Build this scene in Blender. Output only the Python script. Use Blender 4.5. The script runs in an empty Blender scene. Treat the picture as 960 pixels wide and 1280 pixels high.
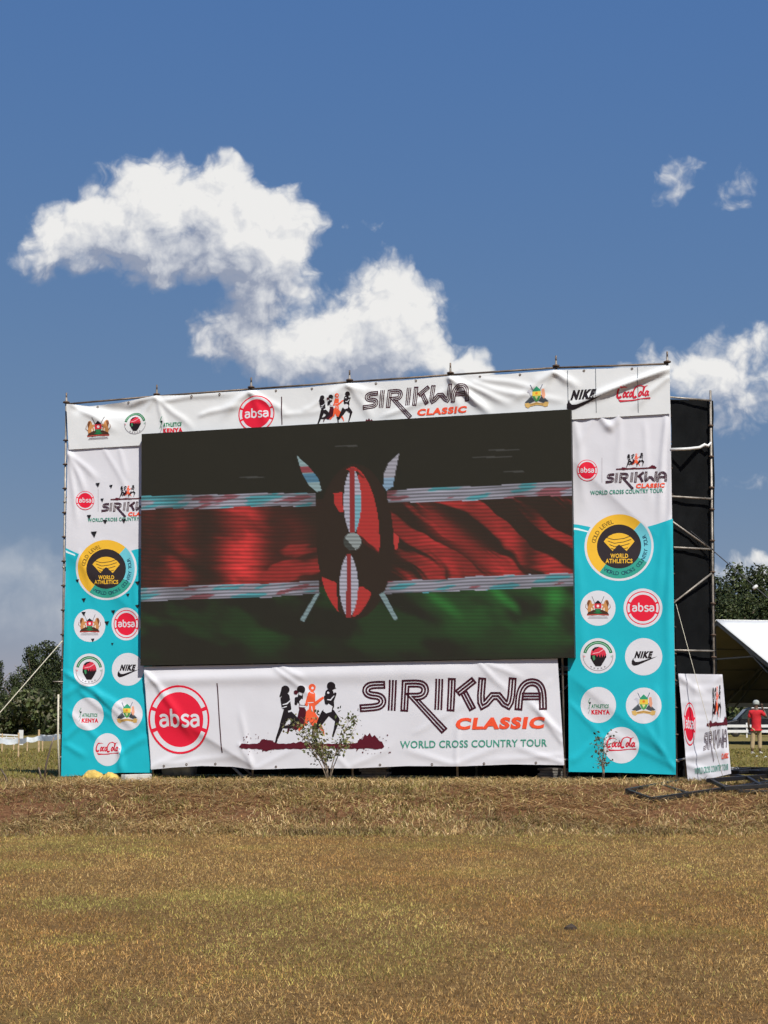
import bpy, bmesh, math, random
import numpy as np
from mathutils import Vector, Matrix
from mathutils.geometry import tessellate_polygon

# ------------------------------------------------------------------ camera, sky, sun
SC = bpy.context.scene
COL = SC.collection
F, HZ = 2400.0, 903.0                     # focal length and horizon row, in photograph pixels
PITCH = math.atan((HZ - 640.0) / F)
CAMZ = 1.7
cam_d = bpy.data.cameras.new('camera'); cam = bpy.data.objects.new('camera', cam_d); COL.objects.link(cam)
cam.location = (0, 0, CAMZ); cam.rotation_euler = (math.pi / 2 + PITCH, 0, 0)
cam_d.sensor_fit = 'VERTICAL'; cam_d.sensor_height = 36.0; cam_d.lens = 36.0 * F / 1280.0
cam_d.clip_start = 0.1; cam_d.clip_end = 6000
SC.camera = cam
SC.cycles.use_adaptive_sampling = True; SC.cycles.adaptive_threshold = .02; SC.cycles.adaptive_min_samples = 8
SC.cycles.max_bounces = 6; SC.cycles.diffuse_bounces = 3; SC.cycles.glossy_bounces = 2; SC.cycles.transmission_bounces = 2
SC.render.resolution_x, SC.render.resolution_y = 768, 1024
SC.view_settings.view_transform = 'Standard'; SC.view_settings.look = 'None'
SC.view_settings.gamma = 1.0; SC.view_settings.exposure = 0.35
SC.view_settings.use_curve_mapping = False

SUN = Vector((0.235, -0.60, 0.765)).normalized()      # towards the sun: behind the camera, to the right, high
sun_d = bpy.data.lights.new('sun', 'SUN'); sun = bpy.data.objects.new('sun', sun_d); COL.objects.link(sun)
sun_d.energy = 4.4; sun_d.angle = math.radians(0.53); sun_d.color = (1.0, 0.955, 0.88)
sun.rotation_euler = SUN.to_track_quat('Z', 'Y').to_euler(); sun.location = (8, -20, 30)

def srgb(r, g=None, b=None):
    if g is None: r, g, b = r
    f = lambda c: (c / 12.92 if c <= 0.04045 else ((c + 0.055) / 1.055) ** 2.4)
    return (f(r / 255), f(g / 255), f(b / 255))

CP, SP = math.cos(PITCH), math.sin(PITCH)
def ray(px, py):
    a = (px - 480.0) / F; b = (640.0 - py) / F
    return Vector((a, CP - b * SP, SP + b * CP))
def at_depth(px, py, y):
    d = ray(px, py); t = y / d.y
    return Vector((d.x * t, y, CAMZ + d.z * t))

def build_world():
    w = bpy.data.worlds.new('World'); SC.world = w; w.use_nodes = True
    nt = w.node_tree; nt.nodes.clear(); N, L = nt.nodes, nt.links
    sky = N.new('ShaderNodeTexSky'); sky.sky_type = 'NISHITA'; sky.sun_disc = False
    sky.sun_elevation = math.asin(SUN.z); sky.sun_rotation = math.atan2(SUN.x, SUN.y)
    sky.altitude = 2200; sky.air_density = .6; sky.dust_density = .3; sky.ozone_density = 6.0
    bg = N.new('ShaderNodeBackground'); bg.inputs[1].default_value = 0.078
    # the camera's flat rendering of a hazy sky: one colour curve over the whole of it
    sep = N.new('ShaderNodeSeparateColor'); cmb = N.new('ShaderNodeCombineColor'); L.new(sky.outputs[0], sep.inputs[0])
    for ch, (gm, k) in enumerate(((.70, .56), (.37, .342), (.03, .325))):
        m0 = N.new('ShaderNodeMath'); m0.operation = 'MULTIPLY'; m0.inputs[1].default_value = .078; L.new(sep.outputs[ch], m0.inputs[0])
        m1 = N.new('ShaderNodeMath'); m1.operation = 'POWER'; m1.inputs[1].default_value = gm; L.new(m0.outputs[0], m1.inputs[0])
        m2 = N.new('ShaderNodeMath'); m2.operation = 'MULTIPLY'; m2.inputs[1].default_value = k / .078; L.new(m1.outputs[0], m2.inputs[0]); L.new(m2.outputs[0], cmb.inputs[ch])
    L.new(cmb.outputs[0], bg.inputs[0])
    w.cycles.sampling_method = 'MANUAL'; w.cycles.sample_map_resolution = 256
    # --- cumulus: metaballs laid out by direction (x/y, z/y in units of 100 px at this focal length), broken up by noise
    blobs = [(52,316,38,42,.95),(82,292,50,46,1),(120,285,66,56,1),(165,262,74,66,1),(205,240,62,52,1),(262,252,70,62,1),
             (288,226,36,36,1),(325,296,78,72,1),(352,274,52,46,1),(255,312,104,58,1),(340,345,62,52,1),(180,320,70,46,.8),
             (305,392,46,40,1),(278,424,46,42,1),(345,428,76,50,1),(432,418,84,62,1),(482,368,60,56,1),(512,386,56,50,1),
             (470,440,120,48,1),(568,462,48,32,1),(390,452,100,42,.9),(600,470,30,22,.8),(478,283,20,14,.34),(434,284,18,9,.36),
             (905,466,80,48,.78),(948,436,56,42,.78),(845,466,80,34,.70),(935,505,100,60,.62),(800,456,34,18,.6),
             (843,222,30,28,.60),(868,214,22,14,.42),(830,250,18,20,.36),(912,240,30,32,.54),(928,224,24,18,.36),
             (950,715,70,26,.72),(920,602,80,16,.46),
             (0,740,130,80,.6),(80,780,90,50,.5),(30,705,80,30,.5)]
    def make_group(blobs, fine=1.0):
        g = bpy.data.node_groups.new('cloud_field', 'ShaderNodeTree')
        g.interface.new_socket('P', in_out='INPUT', socket_type='NodeSocketVector')
        g.interface.new_socket('D', in_out='OUTPUT', socket_type='NodeSocketFloat')
        gn, gl = g.nodes, g.links
        gi = gn.new('NodeGroupInput'); go = gn.new('NodeGroupOutput')
        def math_n(op, a, b=None, c=None, clamp=False):
            n = gn.new('ShaderNodeMath'); n.operation = op; n.use_clamp = clamp
            for i, v in enumerate((a, b, c)):
                if v is None: continue
                if isinstance(v, (int, float)): n.inputs[i].default_value = v
                else: gl.new(v, n.inputs[i])
            return n.outputs[0]
        wn = gn.new('ShaderNodeTexNoise'); wn.noise_dimensions = '2D'; wn.inputs['Scale'].default_value = 2.0; wn.inputs['Detail'].default_value = 2
        gl.new(gi.outputs[0], wn.inputs['Vector'])
        sb = gn.new('ShaderNodeVectorMath'); sb.operation = 'SUBTRACT'; gl.new(wn.outputs['Color'], sb.inputs[0]); sb.inputs[1].default_value = (.5, .5, .5)
        wp = gn.new('ShaderNodeVectorMath'); wp.operation = 'MULTIPLY_ADD'
        gl.new(sb.outputs[0], wp.inputs[0]); wp.inputs[1].default_value = (.42, .42, 0); gl.new(gi.outputs[0], wp.inputs[2])
        acc = None
        for (bx, by, rx, ry, am) in blobs:
            d = ray(bx, by); cx, cy = d.x / d.y * 24.0, d.z / d.y * 24.0
            ix, iy = 100.0 / (rx * 1.25), 100.0 / (ry * 1.25)
            m = gn.new('ShaderNodeVectorMath'); m.operation = 'MULTIPLY_ADD'; gl.new(wp.outputs[0], m.inputs[0])
            m.inputs[1].default_value = (ix, iy, 0); m.inputs[2].default_value = (-cx * ix, -cy * iy, 0)
            dp = gn.new('ShaderNodeVectorMath'); dp.operation = 'DOT_PRODUCT'; gl.new(m.outputs[0], dp.inputs[0]); gl.new(m.outputs[0], dp.inputs[1])
            v = math_n('SUBTRACT', 1.0, dp.outputs['Value'], clamp=True)
            v = math_n('MULTIPLY', v, am)
            acc = math_n('MULTIPLY', v, v) if acc is None else math_n('MULTIPLY_ADD', v, v, acc)
        acc = math_n('SQRT', acc)
        vo = gn.new('ShaderNodeTexVoronoi'); vo.voronoi_dimensions = '2D'; vo.feature = 'F1'; vo.inputs['Scale'].default_value = 2.0
        vo.inputs['Detail'].default_value = 3.0; vo.inputs['Roughness'].default_value = .55; vo.inputs['Lacunarity'].default_value = 2.1
        gl.new(wp.outputs[0], vo.inputs['Vector'])
        n2 = gn.new('ShaderNodeTexNoise'); n2.noise_dimensions = '2D'; n2.inputs['Scale'].default_value = 3.4; n2.inputs['Detail'].default_value = 5; n2.inputs['Roughness'].default_value = .58
        gl.new(gi.outputs[0], n2.inputs['Vector'])
        a = math_n('MULTIPLY', math_n('SUBTRACT', .42, vo.outputs['Distance']), .50 * fine)
        b = math_n('MULTIPLY', math_n('SUBTRACT', n2.outputs['Fac'], .5), .52 * fine)
        s = math_n('ADD', math_n('ADD', acc, a), b)
        # nothing where no blob is near
        gate = math_n('MULTIPLY', acc, 6.0, clamp=True)
        gl.new(math_n('MULTIPLY', s, gate), go.inputs[0])
        return g
    def M(op, a, b=None, c=None, clamp=False):
        n = N.new('ShaderNodeMath'); n.operation = op; n.use_clamp = clamp
        for i, v in enumerate((a, b, c)):
            if v is None: continue
            if isinstance(v, (int, float)): n.inputs[i].default_value = v
            else: L.new(v, n.inputs[i])
        return n.outputs[0]
    tc = N.new('ShaderNodeTexCoord'); sx = N.new('ShaderNodeSeparateXYZ'); L.new(tc.outputs['Generated'], sx.inputs[0])
    y = M('MAXIMUM', sx.outputs[1], 0.02)
    u = M('MULTIPLY', M('DIVIDE', sx.outputs[0], y), 24.0); v = M('MULTIPLY', M('DIVIDE', sx.outputs[2], y), 24.0)
    cb = N.new('ShaderNodeCombineXYZ'); L.new(u, cb.inputs[0]); L.new(v, cb.inputs[1])
    front = M('GREATER_THAN', sx.outputs[1], .05)
    def between(q, lo, hi): return M('MULTIPLY', M('GREATER_THAN', q, lo), M('LESS_THAN', q, hi))
    def cloud_layer(below, part, region, fine=1.0, cover=.97):
        """adds the clouds of one stretch of sky over the shader below"""
        g = make_group(part, fine)
        def field(dx, dy):
            ad = N.new('ShaderNodeVectorMath'); ad.operation = 'ADD'; L.new(cb.outputs[0], ad.inputs[0]); ad.inputs[1].default_value = (dx, dy, 0)
            q = N.new('ShaderNodeGroup'); q.node_tree = g; L.new(ad.outputs[0], q.inputs[0]); return q.outputs[0]
        d0 = field(0, 0); d1 = field(.07, .16); d2 = field(.30, .80)
        mr = N.new('ShaderNodeMapRange'); mr.interpolation_type = 'SMOOTHSTEP'; L.new(d0, mr.inputs[0])
        mr.inputs[1].default_value = .10; mr.inputs[2].default_value = .80
        mask = M('MULTIPLY', mr.outputs[0], cover)
        sh = M('ADD', M('MULTIPLY', M('SUBTRACT', d0, d1), .62), M('MULTIPLY', M('SUBTRACT', d0, d2), .52))  # cloud tops painted lighter towards the sun, undersides greyer
        sh = M('ADD', sh, .38, clamp=True)
        ramp = N.new('ShaderNodeValToRGB'); L.new(sh, ramp.inputs[0]); e = ramp.color_ramp.elements
        e[0].position = 0.05; e[0].color = (*srgb(134, 142, 160), 1); e[1].position = .92; e[1].color = (*srgb(216, 215, 213), 1)
        k = ramp.color_ramp.elements.new(.45); k.color = (*srgb(180, 183, 190), 1)
        cl = N.new('ShaderNodeBackground'); L.new(ramp.outputs[0], cl.inputs[0]); cl.inputs[1].default_value = 1.0
        mx = N.new('ShaderNodeMixShader'); L.new(mask, mx.inputs[0]); L.new(below, mx.inputs[1]); L.new(cl.outputs[0], mx.inputs[2])
        m2 = N.new('ShaderNodeMixShader'); L.new(region, m2.inputs[0]); L.new(below, m2.inputs[1]); L.new(mx.outputs[0], m2.inputs[2])
        return m2.outputs[0]
    regA = M('MULTIPLY', front, M('MULTIPLY', between(u, -5.4, 2.0), between(v, 3.5, 7.6)))
    regB = M('MULTIPLY', front, M('MULTIPLY', between(u, 2.6, 6.5), between(v, 1.0, 7.5)))
    regC = M('MULTIPLY', front, M('MULTIPLY', between(u, -6.5, -2.5), between(v, .3, 3.0)))
    top = cloud_layer(bg.outputs[0], blobs[:24], regA)
    top = cloud_layer(top, blobs[24:36], regB)
    top = cloud_layer(top, blobs[36:], regC, .35, .30)
    out = N.new('ShaderNodeOutputWorld'); L.new(top, out.inputs[0])
build_world()

# ------------------------------------------------------------------ helpers
rng = np.random.default_rng(7); random.seed(7)
def tag(o, label=None, cat=None, group=None, kind=None):
    if label: o['label'] = label
    if cat: o['category'] = cat
    if group: o['group'] = group
    if kind: o['kind'] = kind
    return o
def empty(name, loc=(0, 0, 0), rz=0, label=None, cat=None, group=None):
    o = bpy.data.objects.new(name, None); COL.objects.link(o); o.location = loc; o.rotation_euler = (0, 0, rz)
    o.empty_display_size = .2
    return tag(o, label, cat, group)
def link(name, me, mats, parent=None):
    o = bpy.data.objects.new(name, me); COL.objects.link(o)
    for m in (mats if isinstance(mats, (list, tuple)) else [mats]):
        if m and m.name not in [x.name for x in me.materials if x]: me.materials.append(m)
    if parent:
        o.parent = parent
        if parent.parent is None and parent.rotation_euler.z == 0: o.location = -parent.location
    return o
def copy_tree(o, parent=None):
    c = o.copy(); COL.objects.link(c)
    if parent: c.parent = parent
    for ch in o.children: copy_tree(ch, c)
    return c

def _h(i, j, s):
    n = (i.astype(np.int64) * 374761393 + j.astype(np.int64) * 668265263 + s * 974634777) & 0x7fffffff
    n = ((n ^ (n >> 13)) * 1274126177) & 0x7fffffff
    return ((n ^ (n >> 16)) & 0xffff) / 65535.0
def vnoise(x, y, s=0):
    x = np.asarray(x, float); y = np.asarray(y, float)
    i, j = np.floor(x).astype(int), np.floor(y).astype(int); f, g = x - i, y - j
    f = f * f * (3 - 2 * f); g = g * g * (3 - 2 * g)
    return (_h(i, j, s) * (1 - f) + _h(i + 1, j, s) * f) * (1 - g) + (_h(i, j + 1, s) * (1 - f) + _h(i + 1, j + 1, s) * f) * g
def fbm(x, y, s=0, o=4):
    t = 0; a = .5; k = 0
    for q in range(o):
        t = t + a * vnoise(np.asarray(x) * 2 ** q + 17 * q, np.asarray(y) * 2 ** q - 9 * q, s + q); k += a; a *= .5
    return t / k
def sstep(a, b, x):
    t = np.clip((np.asarray(x, float) - a) / (b - a), 0, 1); return t * t * (3 - 2 * t)

class MB:
    """collects boxes, tubes and strips and links them as ONE mesh"""
    def __init__(s): s.v = []; s.f = []; s.sm = []
    def add(s, vs, fs, smooth=False):
        b = len(s.v); s.v += [tuple(p) for p in vs]; s.f += [tuple(b + i for i in q) for q in fs]; s.sm += [smooth] * len(fs); return s
    def box(s, c, d, rz=0, M=None):
        x, y, z = d[0] / 2, d[1] / 2, d[2] / 2
        vs = [Vector((a, b, e)) for a in (-x, x) for b in (-y, y) for e in (-z, z)]
        R = M if M is not None else Matrix.Rotation(rz, 3, 'Z')
        vs = [R @ p + Vector(c) for p in vs]
        return s.add(vs, [(0, 1, 3, 2), (4, 6, 7, 5), (0, 4, 5, 1), (2, 3, 7, 6), (0, 2, 6, 4), (1, 5, 7, 3)])
    def bar(s, a, b, w, h):
        a, b = Vector(a), Vector(b); d = (b - a); l = d.length; d.normalize()
        up = Vector((0, 0, 1)) if abs(d.z) < .95 else Vector((0, 1, 0))
        x = d.cross(up).normalized(); z = x.cross(d)
        M = Matrix((x, d, z)).transposed()
        return s.box((a + b) / 2, (w, l, h), M=M)
    def tube(s, pts, r, n=8, cap=True):
        pts = [Vector(p) for p in pts]; k = len(pts)
        rs = r if isinstance(r, (list, tuple)) else [r] * k
        vs = []; fs = []; ref = None
        for i, p in enumerate(pts):
            d = (pts[min(i + 1, k - 1)] - pts[max(i - 1, 0)]).normalized()
            if ref is None or abs(ref.dot(d)) > .95: ref = Vector((0, 0, 1)) if abs(d.z) < .9 else Vector((1, 0, 0))
            x = d.cross(ref).normalized(); z = x.cross(d)
            for q in range(n):
                t = 2 * math.pi * q / n; vs.append(p + (x * math.cos(t) + z * math.sin(t)) * rs[i])
        for i in range(k - 1):
            for q in range(n):
                a, b = i * n + q, i * n + (q + 1) % n; fs.append((a, b, b + n, a + n))
        if cap: fs.append(tuple(range(n - 1, -1, -1))); fs.append(tuple(range((k - 1) * n, k * n)))
        return s.add(vs, fs, True)
    def lathe(s, c, prof, n=16, M=None):
        vs = []; fs = []
        for (r, z) in prof:
            for q in range(n):
                t = 2 * math.pi * q / n; p = Vector((r * math.cos(t), r * math.sin(t), z))
                vs.append((M @ p if M is not None else p) + Vector(c))
        for i in range(len(prof) - 1):
            for q in range(n):
                a, b = i * n + q, i * n + (q + 1) % n; fs.append((a, b, b + n, a + n))
        return s.add(vs, fs, True)
    def prism(s, poly, y0, y1):                      # poly in x,z extruded along y
        n = len(poly); vs = [(x, y0, z) for x, z in poly] + [(x, y1, z) for x, z in poly]
        fs = [(i, (i + 1) % n, n + (i + 1) % n, n + i) for i in range(n)] + [tuple(range(n - 1, -1, -1)), tuple(range(n, 2 * n))]
        return s.add(vs, fs)
    def mesh(s, name):
        me = bpy.data.meshes.new(name); me.from_pydata(s.v, [], s.f)
        me.polygons.foreach_set('use_smooth', s.sm); me.update(); return me
    def build(s, name, mat, parent=None, bevel=0):
        o = link(name, s.mesh(name), mat, parent)
        if bevel:
            b = o.modifiers.new('bevel', 'BEVEL'); b.width = bevel; b.segments = 2; b.limit_method = 'ANGLE'
        return o

def bulk_mesh(name, V, Fc, colr=None):               # numpy triangles with a colour per vertex
    me = bpy.data.meshes.new(name); nv, nf = len(V), len(Fc); k = Fc.shape[1]
    me.vertices.add(nv); me.vertices.foreach_set('co', np.ascontiguousarray(V, np.float32).ravel())
    me.loops.add(nf * k); me.loops.foreach_set('vertex_index', np.ascontiguousarray(Fc, np.int32).ravel())
    me.polygons.add(nf); me.polygons.foreach_set('loop_start', np.arange(0, nf * k, k, dtype=np.int32))
    if colr is not None:
        at = me.color_attributes.new('Col', 'FLOAT_COLOR', 'POINT')
        c4 = np.ones((nv, 4), np.float32); c4[:, :3] = colr; at.data.foreach_set('color', c4.ravel())
    me.update(); me.validate(); return me

# ------------------------------------------------------------------ materials (all procedural)
def nodes_of(name):
    m = bpy.data.materials.new(name); m.use_nodes = True; nt = m.node_tree
    return m, nt, nt.nodes['Principled BSDF']
def mat(name, col, rough=.6, metal=0, var=.18, scale=6, bump=0.0, bscale=30, spec=.5, col2=None, dirt=None):
    m, nt, p = nodes_of(name); N, L = nt.nodes, nt.links
    p.inputs['Roughness'].default_value = rough; p.inputs['Metallic'].default_value = metal
    p.inputs['Specular IOR Level'].default_value = spec
    tc = N.new('ShaderNodeTexCoord'); n = N.new('ShaderNodeTexNoise'); L.new(tc.outputs['Object'], n.inputs['Vector'])
    n.inputs['Scale'].default_value = scale; n.inputs['Detail'].default_value = 5
    r = N.new('ShaderNodeValToRGB'); L.new(n.outputs['Fac'], r.inputs[0])
    e = r.color_ramp.elements; e[0].position = .3; e[1].position = .7
    c2 = col2 or tuple(min(1, c * (1 + var)) for c in col)
    e[0].color = (*[c * (1 - var) for c in col], 1); e[1].color = (*c2, 1)
    L.new(r.outputs[0], p.inputs['Base Color'])
    if bump:
        b = N.new('ShaderNodeBump'); b.inputs['Strength'].default_value = bump; b.inputs['Distance'].default_value = .02
        n2 = N.new('ShaderNodeTexNoise'); n2.inputs['Scale'].default_value = bscale; n2.inputs['Detail'].default_value = 6
        L.new(tc.outputs['Object'], n2.inputs['Vector']); L.new(n2.outputs['Fac'], b.inputs['Height']); L.new(b.outputs[0], p.inputs['Normal'])
    return m
def mat_attr(name, rough=.7, var=.10, scale=9, spec=.3, trans=0.0, bump=0.0, bscale=60):
    m, nt, p = nodes_of(name); N, L = nt.nodes, nt.links
    p.inputs['Roughness'].default_value = rough; p.inputs['Specular IOR Level'].default_value = spec
    at = N.new('ShaderNodeVertexColor'); at.layer_name = 'Col'
    tc = N.new('ShaderNodeTexCoord'); n = N.new('ShaderNodeTexNoise'); L.new(tc.outputs['Object'], n.inputs['Vector'])
    n.inputs['Scale'].default_value = scale; n.inputs['Detail'].default_value = 4
    mr = N.new('ShaderNodeMapRange'); L.new(n.outputs['Fac'], mr.inputs[0]); mr.inputs[1].default_value = .25; mr.inputs[2].default_value = .75
    mr.inputs[3].default_value = 1 - var; mr.inputs[4].default_value = 1 + var * .5
    mx = N.new('ShaderNodeVectorMath'); mx.operation = 'SCALE'; L.new(at.outputs[0], mx.inputs[0]); L.new(mr.outputs[0], mx.inputs[3])
    L.new(mx.outputs[0], p.inputs['Base Color'])
    if bump:
        b = N.new('ShaderNodeBump'); b.inputs['Strength'].default_value = bump; b.inputs['Distance'].default_value = .01
        n2 = N.new('ShaderNodeTexNoise'); n2.inputs['Scale'].default_value = bscale; n2.inputs['Detail'].default_value = 5
        L.new(tc.outputs['Object'], n2.inputs['Vector']); L.new(n2.outputs['Fac'], b.inputs['Height']); L.new(b.outputs[0], p.inputs['Normal'])
    if trans:
        out = N['Material Output']; t = N.new('ShaderNodeBsdfTranslucent'); L.new(mx.outputs[0], t.inputs[0])
        ms = N.new('ShaderNodeMixShader'); ms.inputs[0].default_value = trans; L.new(p.outputs[0], ms.inputs[1]); L.new(t.outputs[0], ms.inputs[2]); L.new(ms.outputs[0], out.inputs[0])
    return m
M_STEEL = mat('galvanised_tube', (.26, .23, .19), .55, .45, .35, 5, .2, 40, col2=(.42, .38, .33))
M_STEELD = mat('rusty_tube', (.16, .12, .09), .6, .4, .4, 6, .2, 40)
M_COUPLER = mat('rusted_coupler', (.10, .065, .045), .75, .3, .4, 20)
M_BLACKNET = mat('black_shade_cloth', (.0045, .005, .0055), .8, 0, .35, 3, .3, 14, spec=.12)
M_BLACKST = mat('black_painted_steel', (.012, .011, .011), .5, 0, .3, 8, .2, 50)
M_CLOTH = mat_attr('printed_vinyl', .55, .05, 1.2, .30, .06, .12, 25)
M_GRASS = mat_attr('grass_blades', .65, .12, 2.0, .25, .25)
M_LEAF = mat_attr('leaves', .6, .2, 3.0, .25, .2)
M_BARK = mat('bark', (.16, .12, .085), .9, 0, .35, 8, .5, 30)
M_FLAP = mat('slit_flap', (.3, .33, .35), .6)
M_ROPE = mat('pale_rope', (.50, .46, .36), .8, 0, .15, 30)
M_WIRE = mat('dark_wire', (.05, .05, .055), .6, 0, .2, 30)
M_WHITE = mat('white_paint', (.62, .62, .61), .5, 0, .08, 4)
M_STAKE = mat('raw_stake_wood', (.46, .33, .19), .85, 0, .25, 10)
# ------------------------------------------------------------------ ground
BANK_TOP = .6
def ground_z(x, y):
    x = np.asarray(x, float); y = np.asarray(y, float)
    y0 = 29.4 + .5 * (vnoise(x * .25, x * 0 + 3, 5) - .5) + .25 * (vnoise(x * .9, x * 0, 6) - .5)
    y1 = 34.6 + .5 * (vnoise(x * .3, x * 0 + 9, 7) - .5)
    t = np.clip((y - y0) / (y1 - y0), 0, 1); t = t * t * (3 - 2 * t)
    on = 4 * t * (1 - t)
    z = BANK_TOP * t + on * (.10 * (fbm(x * .9, y * .9, 11, 3) - .5)) + .035 * (fbm(x * .35, y * .35, 3, 3) - .5)
    near = np.exp(-((y - 36) / 6.0) ** 2)
    return z + near * .03 * (fbm(x * 1.7, y * 1.7, 21, 3) - .5)
def gz(x, y): return float(ground_z(np.array([x]), np.array([y]))[0])
def on_ground(px, py, y0=9.0):
    d = ray(px, py); y = np.geomspace(y0, 400, 2200); t = y / d.y
    hit = np.nonzero(CAMZ + d.z * t <= ground_z(d.x * t, y))[0]; k = hit[0] if len(hit) else -1
    return Vector((d.x * t[k], y[k], gz(d.x * t[k], y[k])))

def mat_ground():
    m, nt, p = nodes_of('dry_turf_and_red_soil'); N, L = nt.nodes, nt.links
    p.inputs['Roughness'].default_value = .95; p.inputs['Specular IOR Level'].default_value = .1
    ge = N.new('ShaderNodeNewGeometry'); sx = N.new('ShaderNodeSeparateXYZ'); L.new(ge.outputs['Position'], sx.inputs[0])
    def noise(s, d=6, r=.55):
        n = N.new('ShaderNodeTexNoise'); n.inputs['Scale'].default_value = s; n.inputs['Detail'].default_value = d
        n.inputs['Roughness'].default_value = r; L.new(ge.outputs['Position'], n.inputs['Vector']); return n.outputs['Fac']
    def ramp(f, stops):
        r = N.new('ShaderNodeValToRGB'); L.new(f, r.inputs[0]); e = r.color_ramp.elements
        e[0].position, e[0].color = stops[0][0], (*stops[0][1], 1); e[1].position, e[1].color = stops[-1][0], (*stops[-1][1], 1)
        for q in stops[1:-1]: k = e.new(q[0]); k.color = (*q[1], 1)
        return r.outputs[0]
    def mix(f, a, b):
        k = N.new('ShaderNodeMix'); k.data_type = 'RGBA'; L.new(f, k.inputs['Factor']); L.new(a, k.inputs[6]); L.new(b, k.inputs[7]); return k.outputs[2]
    def mr(f, a, b, c=0, d=1):
        k = N.new('ShaderNodeMapRange'); L.new(f, k.inputs[0])
        for i, v in enumerate((a, b, c, d)): k.inputs[i + 1].default_value = v
        return k.outputs[0]
    turf = ramp(noise(14, 8, .7), [(.3, (.075, .042, .017)), (.5, (.18, .105, .040)), (.72, (.32, .20, .08))])
    green = ramp(noise(20, 6, .7), [(.3, (.14, .10, .024)), (.7, (.32, .25, .07))])
    c = mix(mr(noise(.35, 4), .55, .72), turf, green)
    soil = ramp(noise(9, 8, .65), [(.3, (.085, .040, .020)), (.55, (.185, .088, .042)), (.75, (.29, .17, .085))])
    y = sx.outputs[1]
    band = N.new('ShaderNodeMath'); band.operation = 'MULTIPLY'
    L.new(mr(y, 29.0, 31.2), band.inputs[0]); L.new(mr(y, 35.2, 37.5, 1, 0), band.inputs[1])
    c = mix(band.outputs[0], c, soil)
    spots = N.new('ShaderNodeMath'); spots.operation = 'MULTIPLY'; L.new(mr(noise(.9, 5), .66, .74), spots.inputs[0]); spots.inputs[1].default_value = .8
    c = mix(spots.outputs[0], c, soil)
    far = ramp(noise(2.5, 8, .7), [(.3, (.12, .092, .032)), (.5, (.20, .158, .052)), (.72, (.29, .23, .085))])
    c = mix(mr(y, 37, 41), c, far)
    L.new(c, p.inputs['Base Color'])
    b = N.new('ShaderNodeBump'); b.inputs['Strength'].default_value = .8; b.inputs['Distance'].default_value = .05
    L.new(noise(22, 8, .7), b.inputs['Height']); L.new(b.outputs[0], p.inputs['Normal'])
    return m
def build_ground():
    xs = np.unique(np.concatenate([-np.geomspace(16, 4000, 22), np.linspace(-16, 16, 200), np.geomspace(16, 4000, 22)]))
    ys = np.unique(np.concatenate([np.array([-3000, -600, -100, -20, 0, 4]), np.linspace(7, 42, 230), np.geomspace(42, 5000, 40)]))
    X, Y = np.meshgrid(xs, ys); Z = ground_z(X, Y)
    Z = np.where(Y > 60, BANK_TOP, Z); nx, ny = len(xs), len(ys)
    V = np.stack([X, Y, Z], -1).reshape(-1, 3)
    i = np.arange(nx * ny).reshape(ny, nx)
    Q = np.stack([i[:-1, :-1], i[:-1, 1:], i[1:, 1:], i[1:, :-1]], -1).reshape(-1, 4)
    me = bulk_mesh('ground', V, Q); me.polygons.foreach_set('use_smooth', [True] * len(me.polygons))
    tag(link('ground', me, mat_ground()), 'dry mown field rising over a red earth bank', 'ground', kind='structure')
build_ground()

def blades(name, n, region, hgt, wid, lean, pal, label, cat, seed, segs=1, clump=None, keep=None, lie=0.0):
    """loose grass: n blades, one or two triangles each, colours mixed by patches that belong to the turf"""
    r = np.random.default_rng(seed)
    x, y = region(r, n)
    if keep is not None:
        k = keep(x, y, r); x, y = x[k], y[k]; n = len(x)
    z = ground_z(x, y) - .004
    h = hgt[0] + (hgt[1] - hgt[0]) * r.random(n) ** 1.6; w = (wid[0] + (wid[1] - wid[0]) * r.random(n)) * (1 + .02 * np.maximum(y - 10, 0))
    a = r.random(n) * 2 * np.pi; ln = lean[0] + (lean[1] - lean[0]) * r.random(n)
    dx, dy = np.cos(a) * np.sin(ln), np.sin(a) * np.sin(ln); up = np.cos(ln)
    px, py = -np.sin(a), np.cos(a)
    tw = r.random(n) * 2 * np.pi; px, py = np.cos(tw), np.sin(tw)
    P = np.stack([x, y, z], -1); D = np.stack([dx, dy, up], -1); S = np.stack([px, py, 0 * px], -1)
    lift = (lie * r.random(n))[:, None] * np.array([0, 0, 1.])
    base = P + lift
    c = pal(x, y, r, n)
    if segs == 1:
        V = np.stack([base - S * w[:, None] / 2, base + S * w[:, None] / 2, base + D * h[:, None]], 1).reshape(-1, 3)
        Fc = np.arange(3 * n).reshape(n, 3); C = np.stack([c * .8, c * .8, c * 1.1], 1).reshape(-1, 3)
    else:
        bend = np.stack([dx, dy, up * .25], -1); bend /= np.linalg.norm(bend, axis=1, keepdims=True)
        mid = base + D * (h * .55)[:, None]; tip = mid + bend * (h * .5)[:, None]
        w2 = w[:, None] * .4
        V = np.stack([base - S * w[:, None] / 2, base + S * w[:, None] / 2, mid + S * w2, mid - S * w2, tip], 1).reshape(-1, 3)
        b = np.arange(n)[:, None] * 5
        Fc = np.concatenate([b + np.array([[0, 1, 2]]), b + np.array([[0, 2, 3]]), b + np.array([[3, 2, 4]])], 0)
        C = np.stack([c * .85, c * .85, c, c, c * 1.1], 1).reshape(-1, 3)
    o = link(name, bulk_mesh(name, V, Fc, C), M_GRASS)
    return tag(o, label, cat, kind='stuff')

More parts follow.
